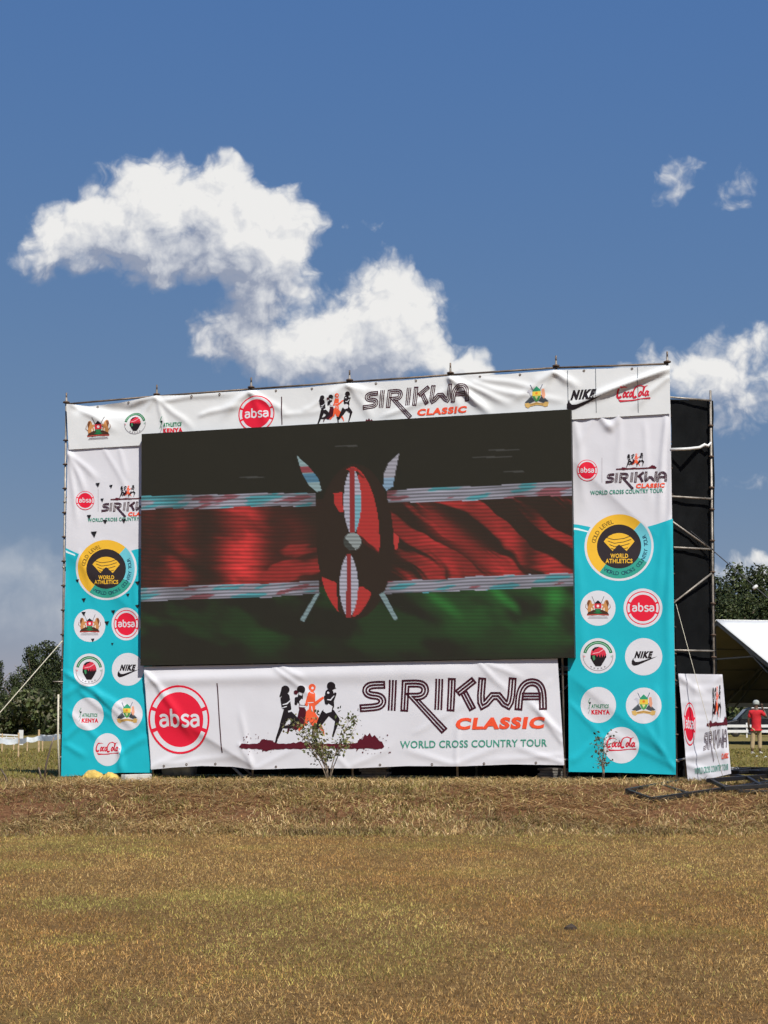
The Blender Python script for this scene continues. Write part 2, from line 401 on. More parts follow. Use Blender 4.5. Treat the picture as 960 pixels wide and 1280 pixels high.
GOLD = np.array([(.56, .345, .115), (.46, .27, .085), (.68, .46, .185), (.38, .205, .065), (.50, .30, .095)])
GREEN = np.array([(.38, .32, .075), (.30, .265, .065), (.46, .38, .10), (.50, .40, .12)])
STRAW = np.array([(.60, .42, .17), (.48, .31, .12), (.68, .50, .24), (.36, .21, .085), (.32, .25, .08)])
def pick(P, r, n): return P[r.integers(0, len(P), n)]
def greenness(x, y):
    g = sstep(.56, .70, fbm(x * .55 + 4, y * .22 + 8, 41, 4)) * .42 + .06 + .12 * sstep(.5, .7, fbm(x * 2.2, y * 1.0, 44, 3))
    for (u, v, rx, ry, a) in GPATCH: g = g + a * np.exp(-((x - u) / rx) ** 2 - ((y - v) / ry) ** 2)
    return g
GPATCH = []
for (u, v, rx, ry, a) in [(95, 1130, .55, .7, 1.3), (105, 1175, .30, .40, 1.4), (320, 1130, .4, .6, .4), (345, 1168, .25, .3, .5), (80, 1062, 1.2, .8, .5), (580, 1118, .8, .8, .25),
                          (820, 1165, .6, 1.0, .30), (740, 1245, .4, .3, .4), (640, 1045, 3.0, .5, .45), (850, 1054, 2.2, .5, .45), (560, 1190, .9, .7, .35), (480, 1112, .8, .7, .25)]:
    p = on_ground(u, v); GPATCH.append((p.x, p.y, rx, ry, a))
def field_pal(x, y, r, n):
    g = (r.random(n) < greenness(x, y))[:, None]
    c = np.where(g, pick(GREEN, r, n) * 1.18, pick(GOLD, r, n))
    warm = sstep(.45, .65, fbm(x * .5, y * .3, 77, 3))[:, None]
    c = c * (1 - warm * np.array([.05, .14, .2]))
    blot = sstep(.30, .70, fbm(x * .9, y * .28, 90, 4)) * .5 + sstep(.3, .7, fbm(x * 3.0, y * 1.2, 91, 3)) * .5
    return c * np.array([1.09, 1.12, 1.17]) * (.26 + 1.3 * r.random(n) ** 1.15)[:, None] * (.76 + .46 * blot)[:, None]
def cone(y0, y1, side=1.3, pw=1.0):
    def f(r, n):
        u = r.random(n); y = (y0 ** (2 - pw) + u * (y1 ** (2 - pw) - y0 ** (2 - pw))) ** (1 / (2 - pw)) if pw != 2 else y0 * (y1 / y0) ** u
        return (r.random(n) * 2 - 1) * (.2 * y + side), y
    return f
BARE = [(on_ground(u, v), a) for u, v, a in ((60, 1276, .10), (128, 1278, .14), (330, 1262, .07), (596, 1258, .08), (935, 1272, .16), (940, 1232, .07), (215, 1150, .10), (700, 1190, .09), (860, 1120, .12), (420, 1085, .15))]
def bare(x, y):
    g = 0
    for q, a in BARE: g = np.maximum(g, np.exp(-(((x - q.x) / a) ** 2 + ((y - q.y) / (a * 1.6)) ** 2) * (.6 + .9 * fbm(x * 14, y * 9, 64, 2))))
    return g
def sparse(x, y, r): return r.random(len(x)) < (.30 + .6 * fbm(x * 2.2, y * 1.4, 61, 3) + .55 * sstep(.35, .65, fbm(x * 9, y * 7, 62, 2))) * sstep(32.0, 29.6, y + .9 * (fbm(x * 1.3, y * 0 + 2, 63, 2) - .5)) * (1 - .9 * bare(x, y))
blades('field_grass', 960000, cone(9.4, 32.0, 2.6, 1.35), (.012, .048), (.0035, .0075), (.3, 1.38), field_pal,
       'short dry golden grass with faint green patches on the mown field', 'grass', 1, keep=sparse)
def bank_region(y0, y1, side=3.0):
    return lambda r, n: ((r.random(n) * 2 - 1) * (.2 * 35 + side), y0 + (y1 - y0) * r.random(n))
def bank_pal(x, y, r, n):
    c = pick(STRAW, r, n) * (.62 + .75 * sstep(.38, .64, fbm(x * 1.6, y * 1.6, 35, 3)))[:, None]
    g = (r.random(n) < .22 + .3 * sstep(.5, .7, fbm(x * .8, y * .8, 33, 3)))[:, None]
    c = np.where(g, pick(GREEN, r, n) * .8, c)
    return c * np.array([1.0, 1.02, 1.15]) * (.50 + .65 * r.random(n))[:, None]
def bank_keep(x, y, r):
    t = fbm(x * .75, y * 1.0, 52, 4); tuft = fbm(x * 3.5, y * 3.0, 53, 2)
    return r.random(len(x)) < (.20 + .9 * sstep(.34, .60, t)) * (.35 + 1.1 * sstep(.4, .62, tuft)) * sstep(28.4, 30.4, y + .8 * (fbm(x * 1.5, y * 0, 54, 2) - .5))
blades('bank_grass', 205000, bank_region(28.4, 36.6), (.03, .17), (.006, .012), (.2, 1.35), bank_pal,
       'rough tufted grass on the red earth bank below the screen', 'grass', 2, segs=2, keep=bank_keep)
blades('loose_straw', 52000, bank_region(29.8, 36.0), (.12, .40), (.006, .013), (1.25, 1.62), lambda x, y, r, n: pick(STRAW[:4], r, n) * (.62 + .7 * r.random(n))[:, None],
       'loose pale straw strewn over the bank', 'straw', 3, segs=2, lie=.07,
       keep=lambda x, y, r: r.random(len(x)) < .12 + sstep(.42, .64, fbm(x * .6, y * .8, 88, 3)))
def far_pal(x, y, r, n):
    c = pick(np.vstack([GOLD[:3] * .85, GREEN, GREEN * .8]), r, n); return c * np.array([.74, .80, .72]) * (.5 + .6 * r.random(n))[:, None]
blades('meadow_grass', 90000, lambda r, n: ((r.random(n) * 2 - 1) * 18, 36.8 * (80 / 36.8) ** (r.random(n))), (.03, .11), (.012, .022), (.2, 1.0), far_pal,
       'longer olive grass on the level ground behind the scaffold', 'grass', 4)
# ------------------------------------------------------------------ the screen's front plane (vertical, turned about 15 degrees)
PA = at_depth(76, 972, 39.1); PB = at_depth(845, 970, 35.9)
DX = Vector((PB.x - PA.x, PB.y - PA.y, 0)).normalized()          # along the front, left to right
NX = Vector((DX.y, -DX.x, 0))                                    # out of the front, towards the field
if NX.y > 0: NX = -NX
def plane(px, py, off=0.0):
    """photo pixels -> (s along the front, height z) on the front plane moved out by off"""
    px = np.asarray(px, float); py = np.asarray(py, float)
    a = (px - 480.0) / F; b = (640.0 - py) / F
    dx, dy, dz = a, CP - b * SP, SP + b * CP
    k = (PA.x + NX.x * off) * NX.x + (PA.y + NX.y * off) * NX.y
    t = k / (dx * NX.x + dy * NX.y)
    return (dx * t - PA.x) * DX.x + (dy * t - PA.y) * DX.y, CAMZ + dz * t
def world_pt(s, z, off):
    s = np.asarray(s, float); z = np.asarray(z, float); off = np.asarray(off, float)
    return np.stack([PA.x + DX.x * s + NX.x * off, PA.y + DX.y * s + NX.y * off, z + 0 * s], -1)
def pp(px, py, off=0.0):
    s, z = plane(px, py, off); return Vector(world_pt(s, z, off))
def to_px(P):
    x, y, z = P[..., 0], P[..., 1], P[..., 2] - CAMZ
    f = y * CP + z * SP; u = -y * SP + z * CP
    return 480 + F * x / f, 640 - F * u / f

# ------------------------------------------------------------------ scaffold
def build_scaffold():
    sc = empty('scaffold', (PA.x, PA.y, .6), label='tall tube scaffold carrying the big screen and its printed banners', cat='scaffold')
    tops = [(83, 497), (196, 487), (314, 478), (437, 469), (563, 460), (695, 451), (834, 446)]
    foot = [(76, 977), (191, 977), (316, 977), (441, 977), (572, 977), (706, 977), (846, 975)]
    OFF = -.07; R = .022
    rosette = MB(); rosette.lathe((0, 0, 0), [(.026, -.02), (.055, -.008), (.055, .008), (.026, .02)], 10); ros = rosette.mesh('coupler')
    ros.materials.append(M_COUPLER)
    def coupler(p, s=1.0):
        o = bpy.data.objects.new('coupler', ros); COL.objects.link(o); o.parent = sc; o.location = Vector(p) - sc.location; o.scale = (s, s, s)
    fronts = []
    for i, (t, f) in enumerate(zip(tops, foot)):
        a, b = pp(*t, OFF), pp(*f, OFF); b.z = gz(b.x, b.y) - .05; fronts.append((a, b))
        MB().tube([b, a], R, 10).build('post', M_STEEL, sc)
        MB().tube([a - Vector((0, 0, .02)), a + Vector((0, 0, .10))], R * .75, 8).build('spigot', M_STEELD, sc)
        MB().box((b.x, b.y, b.z + .055), (.16, .16, .012)).build('base_plate', M_STEELD, sc)
        if i in (0, 6):
            k = .42
            while k < 7: coupler((b.x + (a.x - b.x) * k / (a.z - b.z), b.y, b.z + k)); k += .5
        coupler(a - Vector((0, 0, .10)), 1.3)
    # rows of ledgers along the front, the lowest hidden behind the hanging sheets
    def lerp(i, z): a, b = fronts[i]; t = (z - b.z) / (a.z - b.z); return b.lerp(a, t)
    for i in range(6):
        a, b = fronts[i][0] - Vector((0, 0, .14)), fronts[i + 1][0] - Vector((0, 0, .14))
        MB().tube([a + NX * .02, b + NX * .02], R * .9, 8).build('ledger', M_STEELD, sc)
        for z in (2.7, 4.8, 6.3):
            MB().tube([lerp(i, z) - NX * .05, lerp(i + 1, z) - NX * .05], R, 8).build('ledger', M_STEEL, sc)
    # rear row and the transoms that tie it to the front
    for i in range(7):
        a, b = fronts[i]; ra, rb = a - NX * 1.7, b - NX * 1.7; ra.z -= .9; rb.z = gz(rb.x, rb.y) - .04
        MB().tube([rb, ra], R, 8).build('post', M_STEEL, sc)
        for z in (1.0, 2.75, 4.85, 6.2):
            MB().tube([lerp(i, z) + NX * .04, Vector((rb.x, rb.y, z)) - NX * .04], R, 8).build('transom', M_STEEL, sc)
        if i < 6:
            a2, b2 = fronts[i + 1]; q = b2 - NX * 1.7
            for z in (2.65, 4.75, 6.1): MB().tube([Vector((rb.x, rb.y, z)), Vector((q.x, q.y, z))], R, 8).build('ledger', M_STEEL, sc)
            MB().tube([Vector((rb.x, rb.y, .8)) + NX * .06, Vector((q.x, q.y, 2.6)) + NX * .06], R, 8).build('brace', M_STEEL, sc)
    # low brace seen under the sheet
    MB().tube([pp(287, 955, -.35), pp(309, 976, -.10)], R * 1.3, 8).build('brace', M_STEEL, sc)
    MB().tube([pp(300, 955, -.45), pp(322, 976, -.20)], R, 8).build('brace', M_STEELD, sc)
    # buttress bay at the right: one outer post and its rungs in front of black cloth
    a, b = at_depth(888, 488, 36.5), at_depth(894, 975, 36.5); b.z = gz(b.x, b.y) - .05
    MB().tube([b, a], R, 10).build('post', M_STEEL, sc); MB().box((b.x, b.y, b.z + .055), (.16, .16, .012)).build('base_plate', M_STEELD, sc)
    k = .7
    while k < a.z - b.z - .1: coupler(b + (a - b) * (k / (a.z - b.z))); k += .42 if int(k * 10) % 2 else .6
    f6 = fronts[6]
    def outer(py): t = (at_depth(888, py, 36.5).z - b.z) / (a.z - b.z); return b.lerp(a, t)
    def inner(py): z = at_depth(842, py, 36.0).z; return lerp(6, z)
    for (p0, p1, m) in [(497, 501, M_STEEL), (621, 624, M_STEEL), (684.5, 687, M_STEEL), (813, 814, M_STEEL)]:
        MB().tube([inner(p0) + NX * .045, outer(p1) + Vector((0, -.045, 0))], R * .9, 8).build('rung', m, sc)
    MB().tube([inner(651) + NX * .05, outer(686) + Vector((-.05, -.05, 0))], R * .85, 8).build('brace', M_STEEL, sc)
    MB().tube([inner(755) + NX * .05, outer(717) + Vector((-.03, -.05, 0))], R * .85, 8).build('brace', M_STEEL, sc)
    # pale timber lashed to the left post
    MB().tube([at_depth(74.5, 978, 38.9), at_depth(72.5, 925, 38.9), at_depth(73, 868, 38.95)], .019, 8).build('lashed_pole', M_ROPE, sc)
    MB().tube([at_depth(66, 852, 39.0), at_depth(79, 852, 39.0)], .014, 6).build('rung', M_STEEL, sc)
    return sc, fronts
SCAF, FRONTS = build_scaffold()

def cloth_panel(name, corners, mat_, label, cat, seed, amp=.04, n=(40, 60)):
    """hanging sheet between four world corners TL,TR,BR,BL with its own soft folds"""
    TL, TR, BR, BL = [np.array(c) for c in corners]
    u, v = np.meshgrid(np.linspace(0, 1, n[0]), np.linspace(0, 1, n[1]))
    P = ((1 - u) * (1 - v))[..., None] * TL + (u * (1 - v))[..., None] * TR + (u * v)[..., None] * BR + ((1 - u) * v)[..., None] * BL
    nn = np.cross(TR - TL, BL - TL); nn /= np.linalg.norm(nn)
    L1 = np.linalg.norm(TR - TL); L2 = np.linalg.norm(BL - TL)
    w = amp * (fbm(u * L1 * 1.6 + v * L2 * .8, v * L2 * .5 - u * L1 * .5, seed, 3) - .5) * 2 + amp * .5 * (fbm(u * L1 * 4, v * L2 * .7, seed + 5, 3) - .5)
    P = P + w[..., None] * nn
    i = np.arange(n[0] * n[1]).reshape(n[1], n[0])
    Q = np.stack([i[:-1, :-1], i[:-1, 1:], i[1:, 1:], i[1:, :-1]], -1).reshape(-1, 4)
    me = bulk_mesh(name, P.reshape(-1, 3), Q); me.polygons.foreach_set('use_smooth', [True] * len(me.polygons))
    return tag(link(name, me, mat_), label, cat)
cloth_panel('black_sheet', [pp(838, 499, -.14), at_depth(890.5, 501, 36.68), at_depth(896, 858, 36.68), pp(846, 858, -.14)], M_BLACKNET,
            'black sheet behind the tubes at the right end of the scaffold', 'sheet', 3, .045, (30, 90))
_l, _r = FRONTS[0][1] - NX * 1.85, FRONTS[6][1] - NX * 1.85
cloth_panel('black_sheet', [(_l.x, _l.y, 6.6), (_r.x, _r.y, 7.2), (_r.x, _r.y, .63), (_l.x, _l.y, .63)], M_BLACKNET,
            'wide black sheet closing the back of the scaffold', 'sheet', 9, .06, (90, 50))
# white strap tied across the black sheet
_st = MB()
_st.tube([pp(838, 562, .0), pp(860, 561, -.05), at_depth(874, 559.5, 36.4), at_depth(881, 556, 36.4), at_depth(885, 557.5, 36.42), at_depth(889, 553, 36.44)], [.03, .028, .03, .034, .03, .02], 8)
tag(_st.build('cloth_strap', M_WHITE), 'white cloth strap tied across the black sheet to the outer tube', 'strap')
# ------------------------------------------------------------------ printed cloth: sheets with folds, and prints that follow them
class Sheet:
    """a cloth on the front plane: edges given in photo pixels, folds are a function of (s, z)"""
    def __init__(s, off, seed, amp=.012):
        s.off = off; s.seed = seed; s.amp = amp; s.folds = []; s.creases = []
    gain = 1.0
    def fold(s, a, b, A, w):                          # soft ridge between two photo points
        A = A * s.gain; (s0, z0), (s1, z1) = plane(*a), plane(*b); s.folds.append((float(s0), float(z0), float(s1), float(z1), A, w))
    def crease(s, a, b, A, L):                        # sharp line, the sheet drops away on its left
        (s0, z0), (s1, z1) = plane(*a), plane(*b); s.creases.append((float(s0), float(z0), float(s1), float(z1), A, L))
    def w(s, S, Z):
        k = s.seed
        o = s.amp * 2 * (fbm(S * .8 + 3, Z * .8, k, 3) - .5) + s.amp * .5 * (fbm(S * 2.6 + Z * 1.8, Z * 2.0 - S * 1.4, k + 9, 3) - .5)
        for (a, b, c, d, A, wd) in s.folds:
            L = math.hypot(c - a, d - b); tx, tz = (c - a) / L, (d - b) / L
            t = ((S - a) * tx + (Z - b) * tz) / L; q = -(S - a) * tz + (Z - b) * tx
            q = q + wd * 1.2 * (vnoise(t * 3 + a * 7, t * 0 + b, k + 3) - .5)
            o = o + A * np.exp(-(q / (max(wd, .05) * (.9 + .6 * np.clip(t, 0, 1)))) ** 2) * sstep(-.08, .08, t) * sstep(1.08, .65, t)
        for (a, b, c, d, A, Ld) in s.creases:
            L = math.hypot(c - a, d - b); tx, tz = (c - a) / L, (d - b) / L
            t = ((S - a) * tx + (Z - b) * tz) / L; q = -(S - a) * tz + (Z - b) * tx
            o = o - A * (1 - np.exp(np.minimum(q, 0) / Ld)) * np.exp(np.minimum(q, 0) / (3 * Ld)) * sstep(-.1, .15, t) * sstep(1.1, .8, t)
        return o
    def lattice(s, g, i0, i1, j0, j1):
        """fold heights and slopes on a lattice of step g, worked out once"""
        L = getattr(s, 'lat', None)
        if L is None or L[0] != g or i0 < L[1] or i1 > L[2] or j0 < L[3] or j1 > L[4]:
            if L is not None and L[0] == g: i0, i1, j0, j1 = min(i0, L[1]), max(i1, L[2]), min(j0, L[3]), max(j1, L[4])
            X, Z = np.meshgrid(np.arange(i0 - 1, i1 + 3) * g, np.arange(j0 - 1, j1 + 3) * g, indexing='ij'); W = s.w(X, Z)
            gx, gz_ = np.gradient(W, g); L = s.lat = (g, i0, i1, j0, j1, W, gx, gz_)
        return L
    def pos(s, S, Z, extra=0.0): return world_pt(S, Z, s.off + s.w(S, Z) + extra)
    def build(s, name, top, bot, colr, step=.03, low=None):
        def edge(e, n):
            e = np.array(e, float); S, Z = plane(e[:, 0], e[:, 1], s.off); q = np.linspace(0, 1, n)
            t = (S - S[0]) / (S[-1] - S[0]); return np.interp(q, t, S), np.interp(q, t, Z)
        S0, Z0 = plane(*top[0]); S1, Z1 = plane(*top[-1]); B0, C0 = plane(*bot[0])
        nu = max(8, int(abs(S1 - S0) / step)); nv = max(8, int(abs(Z0 - C0) / step))
        ts, tz = edge(top, nu); bs, bz = edge(bot, nu); v = np.linspace(0, 1, nv)[:, None]
        S = ts * (1 - v) + bs * v; Z = tz * (1 - v) + bz * v
        P = s.pos(S, Z); i = np.arange(nu * nv).reshape(nv, nu)
        Q = np.stack([i[:-1, :-1], i[1:, :-1], i[1:, 1:], i[:-1, 1:]], -1).reshape(-1, 4)
        C = np.broadcast_to(np.array(colr), (nu * nv, 3)).copy()
        if low is not None: C[Z.ravel() < np.interp(S.ravel(), *low[0])] = low[1]
        me = bulk_mesh(name, P.reshape(-1, 3), Q, C); me.polygons.foreach_set('use_smooth', [True] * len(me.polygons))
        s.obj = link(name, me, M_CLOTH); return s.obj

_tc = {}
def text_geo(body, bold=0.0):
    if (body, bold) in _tc: return _tc[(body, bold)]
    cu = bpy.data.curves.new('lettering', 'FONT'); cu.body = body; cu.size = 1; cu.resolution_u = 3; cu.offset = bold; cu.space_character = 1 + bold * 3; cu.fill_mode = 'FRONT'
    o = bpy.data.objects.new('lettering', cu); COL.objects.link(o)
    bpy.context.view_layer.update(); dg = bpy.context.evaluated_depsgraph_get()
    me = bpy.data.meshes.new_from_object(o.evaluated_get(dg))
    V = np.array([v.co[:2] for v in me.vertices]); T = [tuple(p.vertices) for p in me.polygons]
    bpy.data.objects.remove(o); bpy.data.curves.remove(cu); bpy.data.meshes.remove(me)
    _tc[(body, bold)] = (V, T); return V, T

class Fr:
    """local drawing frame: origin and the two axes (x right, y up) in photo pixels"""
    def __init__(s, o, ax, ay): s.o, s.ax, s.ay = np.array(o, float), np.array(ax, float), np.array(ay, float)
    def __call__(s, p): p = np.atleast_2d(np.array(p, float)); return s.o + p[:, :1] * s.ax + p[:, 1:2] * s.ay
    def sub(s, ox, oy, k, ky=None, rot=0.0, shear=0.0):
        ky = k if ky is None else ky; c, n = math.cos(rot), math.sin(rot)
        X = (c * s.ax + n * s.ay) * k; Y = (-n * s.ax + c * s.ay) * ky + X / k * shear * ky
        return Fr(s.o + ox * s.ax + oy * s.ay, X, Y)

class Print:
    def __init__(s, sheet): s.sh = sheet; s.L = []
    def raw(s, P, T, c): s.L.append((np.array(P, float), T, c))
    def band(s, top, bot, c, nu=36, nv=80):
        """a big printed area between two edges, laid out in strips"""
        t, b = np.array(top, float), np.array(bot, float); q = np.linspace(0, 1, nu + 1)
        def run(e): l = (e[:, 0] - e[0, 0]) / (e[-1, 0] - e[0, 0]); return np.stack([np.interp(q, l, e[:, 0]), np.interp(q, l, e[:, 1])], 1)
        T, B = run(t), run(b); v = np.linspace(0, 1, nv + 1)[:, None, None]; P = (T[None] * (1 - v) + B[None] * v).reshape(-1, 2); k = nu + 1
        s.raw(P, [(j * k + i, j * k + i + 1, (j + 1) * k + i + 1, (j + 1) * k + i) for j in range(nv) for i in range(nu)], c)
    def poly(s, fr, pts, c): P = fr(pts); s.raw(P, [tuple(range(len(P)))], c)
    def ring(s, fr, r0, r1, c, a0=0, a1=360, n=48, o=(0, 0)):
        k = max(3, int(n * abs(a1 - a0) / 360)); t = np.radians(np.linspace(a0, a1, k + 1)); cs, sn = np.cos(t), np.sin(t)
        P = np.concatenate([np.stack([o[0] + cs * r0, o[1] + sn * r0], 1), np.stack([o[0] + cs * r1, o[1] + sn * r1], 1)])
        s.raw(fr(P), [(i, i + 1, k + 2 + i, k + 1 + i) for i in range(k)], c)
    def disc(s, fr, r, c, o=(0, 0), ry=None, n=40):
        ry = r if ry is None else ry; t = np.linspace(0, 2 * np.pi, n, endpoint=False)
        c2, s2 = np.cos(t), np.sin(t)
        P = np.concatenate([[[o[0], o[1]]]] + [np.stack([o[0] + k * r * c2, o[1] + k * ry * s2], 1) for k in (.35, .7, 1.0)])
        Fs = [(0, 1 + i, 1 + (i + 1) % n) for i in range(n)] + [(1 + q * n + i, 1 + q * n + (i + 1) % n, 1 + (q + 1) * n + (i + 1) % n, 1 + (q + 1) * n + i) for q in (0, 1) for i in range(n)]
        s.raw(fr(P), Fs, c)
    def stroke(s, fr, pts, wd, c, shift=0.0, closed=False):
        p = np.array(pts, float); n = len(p); ws = np.broadcast_to(np.array(wd, float), (n,))
        d = np.gradient(p, axis=0) if n > 2 else np.repeat((p[1:] - p[:1]), 2, 0)
        nm = np.zeros_like(p)
        for i in range(n):
            e = []
            if i > 0: e.append(p[i] - p[i - 1])
            if i < n - 1: e.append(p[i + 1] - p[i])
            ns = [np.array([-q[1], q[0]]) / (np.linalg.norm(q) + 1e-9) for q in e]
            m = ns[0] if len(ns) == 1 else ns[0] + ns[1]; m = m / (np.linalg.norm(m) + 1e-9)
            nm[i] = m / max(.45, float(m @ ns[0]))
        A = p + nm * (shift + ws / 2)[:, None]; B = p + nm * (shift - ws / 2)[:, None]
        s.raw(fr(np.concatenate([A, B])), [(i, i + 1, n + i + 1, n + i) for i in range(n - 1)], c)
    def limb(s, fr, p0, w0, p1, w1, c):
        s.stroke(fr, [p0, p1], [w0, w1], c); s.disc(fr, w0 / 2, c, p0, n=12); s.disc(fr, w1 / 2, c, p1, n=12)
    def text(s, fr, body, x0, y0, x1, y1, c, bold=0.0, shear=0.0):
        V, T = text_geo(body, bold); lo, hi = V.min(0), V.max(0); q = (V - lo) / (hi - lo)
        P = np.stack([x0 + q[:, 0] * (x1 - x0) + shear * (q[:, 1] - .5) * (y1 - y0), y0 + q[:, 1] * (y1 - y0)], 1)
        s.raw(fr(P), T, c)
    def arc_text(s, fr, body, r, h, a0, a1, c, inward=False, bold=.01, wide=1.0):
        n = len(body)
        for i, ch in enumerate(body):
            if ch == ' ': continue
            a = math.radians(a0 + (a1 - a0) * i / (n - 1)); V, T = text_geo(ch, bold); lo, hi = V.min(0), V.max(0)
            q = V - np.array([(lo[0] + hi[0]) / 2, .36]); q = q * h / .72 * np.array([wide, 1])
            rot = a - math.pi / 2 if not inward else a + math.pi / 2
            R = np.array([[math.cos(rot), -math.sin(rot)], [math.sin(rot), math.cos(rot)]])
            s.raw(fr(q @ R.T + np.array([math.cos(a), math.sin(a)]) * r), T, c)
    def build(s, name, parent, g=.05, base=.0055, dl=.0005, label=None):
        """cut the flat shapes along a lattice, lay them on the folds a few millimetres out"""
        dl = min(dl, .0025 / max(1, len(s.L))); T, I = [], []
        for li, (P, Fs, c) in enumerate(s.L):
            S, Z = plane(P[:, 0], P[:, 1], s.sh.off); Q = np.stack([S, Z], 1)
            for f in Fs:
                if len(f) == 3: tr = [f]
                elif len(f) == 4: tr = [(f[0], f[1], f[2]), (f[0], f[2], f[3])]
                else: tr = [tuple(f[i] for i in t) for t in tessellate_polygon([[Vector((Q[i, 0], Q[i, 1], 0)) for i in f]])]
                for t in tr: T.append(Q[list(t)]); I.append(li)
        T = np.array(T); I = np.array(I)
        for nv in (np.array([1., 0.]), np.array([0., 1.]), np.array([1., 1.])):
            d = T @ nv / g; lo, hi = int(math.floor(d.min())), int(math.ceil(d.max()))
            T, I = slices(T, I, nv, g, lo + 1, hi)
        ar = np.abs(np.cross(T[:, 1] - T[:, 0], T[:, 2] - T[:, 0])); ok = ar > 1e-8; T, I = T[ok], I[ok]
        x, z = T[..., 0].ravel(), T[..., 1].ravel(); cen = T.mean(1).repeat(3, 0)
        # height from the lattice triangle that holds the piece, so that pieces of different layers stay parallel
        i, j = np.floor(cen[:, 0] / g), np.floor(cen[:, 1] / g); up = (cen[:, 0] / g - i + cen[:, 1] / g - j) > 1
        fx, fz = x / g - i, z / g - j
        i, j = i.astype(int), j.astype(int); Lt = s.sh.lattice(g, i.min(), i.max(), j.min(), j.max()); A, B = i - Lt[1] + 1, j - Lt[3] + 1
        def at4(G): return G[A, B], G[A + 1, B], G[A, B + 1], G[A + 1, B + 1]
        w00, w10, w01, w11 = at4(Lt[5])
        w = np.where(up, w11 + (1 - fx) * (w01 - w11) + (1 - fz) * (w10 - w11), w00 + fx * (w10 - w00) + fz * (w01 - w00))
        lay = I.repeat(3); P3 = world_pt(x, z, s.sh.off + w + base + dl * lay)
        def bil(G): a, b, c, d = at4(G); return (a * (1 - fx) + b * fx) * (1 - fz) + (c * (1 - fx) + d * fx) * fz
        gx, gz_ = bil(Lt[6]), bil(Lt[7])
        Nn = np.array(NX)[None] - gx[:, None] * np.array(DX)[None] - gz_[:, None] * np.array([[0, 0, 1.]]); Nn /= np.linalg.norm(Nn, axis=1, keepdims=True)
        Fc = np.arange(len(P3)).reshape(-1, 3); a, b, c_ = P3[Fc[:, 0]], P3[Fc[:, 1]], P3[Fc[:, 2]]
        flip = (np.cross(b - a, c_ - a) @ np.array(NX)) < 0; Fc[flip] = Fc[flip][:, ::-1]
        me = bulk_mesh(name, P3, Fc, np.array([q[2] for q in s.L])[lay])
        me.polygons.foreach_set('use_smooth', [True] * len(me.polygons)); me.normals_split_custom_set_from_vertices(Nn.tolist())
        o = link(name, me, M_CLOTH, parent)
        if label: o['label'] = label
        return o
def slices(T, I, nv, g, lo, hi):
    if lo >= hi or len(T) == 0: return T, I
    k = (lo + hi) // 2; T, I = cut(T, I, nv, k * g); left = T.mean(1) @ nv < k * g
    a, b = slices(T[left], I[left], nv, g, lo, k), slices(T[~left], I[~left], nv, g, k + 1, hi)
    return np.concatenate([a[0], b[0]]), np.concatenate([a[1], b[1]])
def cut(T, I, nv, c):
    """split the triangles that a line nv.p = c crosses"""
    d = T @ nv - c; d[np.abs(d) < 1e-7] = 0
    x = (d.max(1) > 0) & (d.min(1) < 0)
    if not x.any(): return T, I
    t, q, l = T[x], d[x], I[x]; sg = np.sign(q)
    lone = np.where(sg[:, 0] * sg[:, 1] <= 0, np.where(sg[:, 0] * sg[:, 2] <= 0, np.where(sg[:, 0] != 0, 0, np.where(sg[:, 1] != 0, 1, 2)), 1), 2)
    lone = np.where(sg[np.arange(len(t)), lone] == 0, np.argmax(np.abs(q), 1), lone)
    r = np.arange(len(t)); A, B, C = t[r, lone], t[r, (lone + 1) % 3], t[r, (lone + 2) % 3]
    a, b, e = q[r, lone], q[r, (lone + 1) % 3], q[r, (lone + 2) % 3]
    u = np.clip(a / np.where(a == b, 1, a - b), 0, 1)[:, None]; v = np.clip(a / np.where(a == e, 1, a - e), 0, 1)[:, None]
    # when one of the other corners lies on the lone corner's side the cut falls on that corner's edge
    u = np.where((np.sign(a) == np.sign(b))[:, None], 1.0, u); v = np.where((np.sign(a) == np.sign(e))[:, None], 1.0, v)
    P, Q = A + (B - A) * u, A + (C - A) * v
    return np.concatenate([T[~x], np.stack([A, P, Q], 1), np.stack([P, B, C], 1), np.stack([P, C, Q], 1)]), np.concatenate([I[~x], l, l, l])

WHITE = (.70, .70, .74); RED = srgb(226, 30, 58); MAROON = srgb(62, 14, 30); BLACK = srgb(30, 22, 26); ORANGE = srgb(238, 84, 50)
GTXT = srgb(70, 150, 128); TEAL = srgb(28, 180, 196); TAN = srgb(200, 140, 85); KGREEN = srgb(20, 110, 66); GOLDC = srgb(238, 186, 54)
DARKC = srgb(48, 40, 42); GREY = srgb(150, 145, 150)

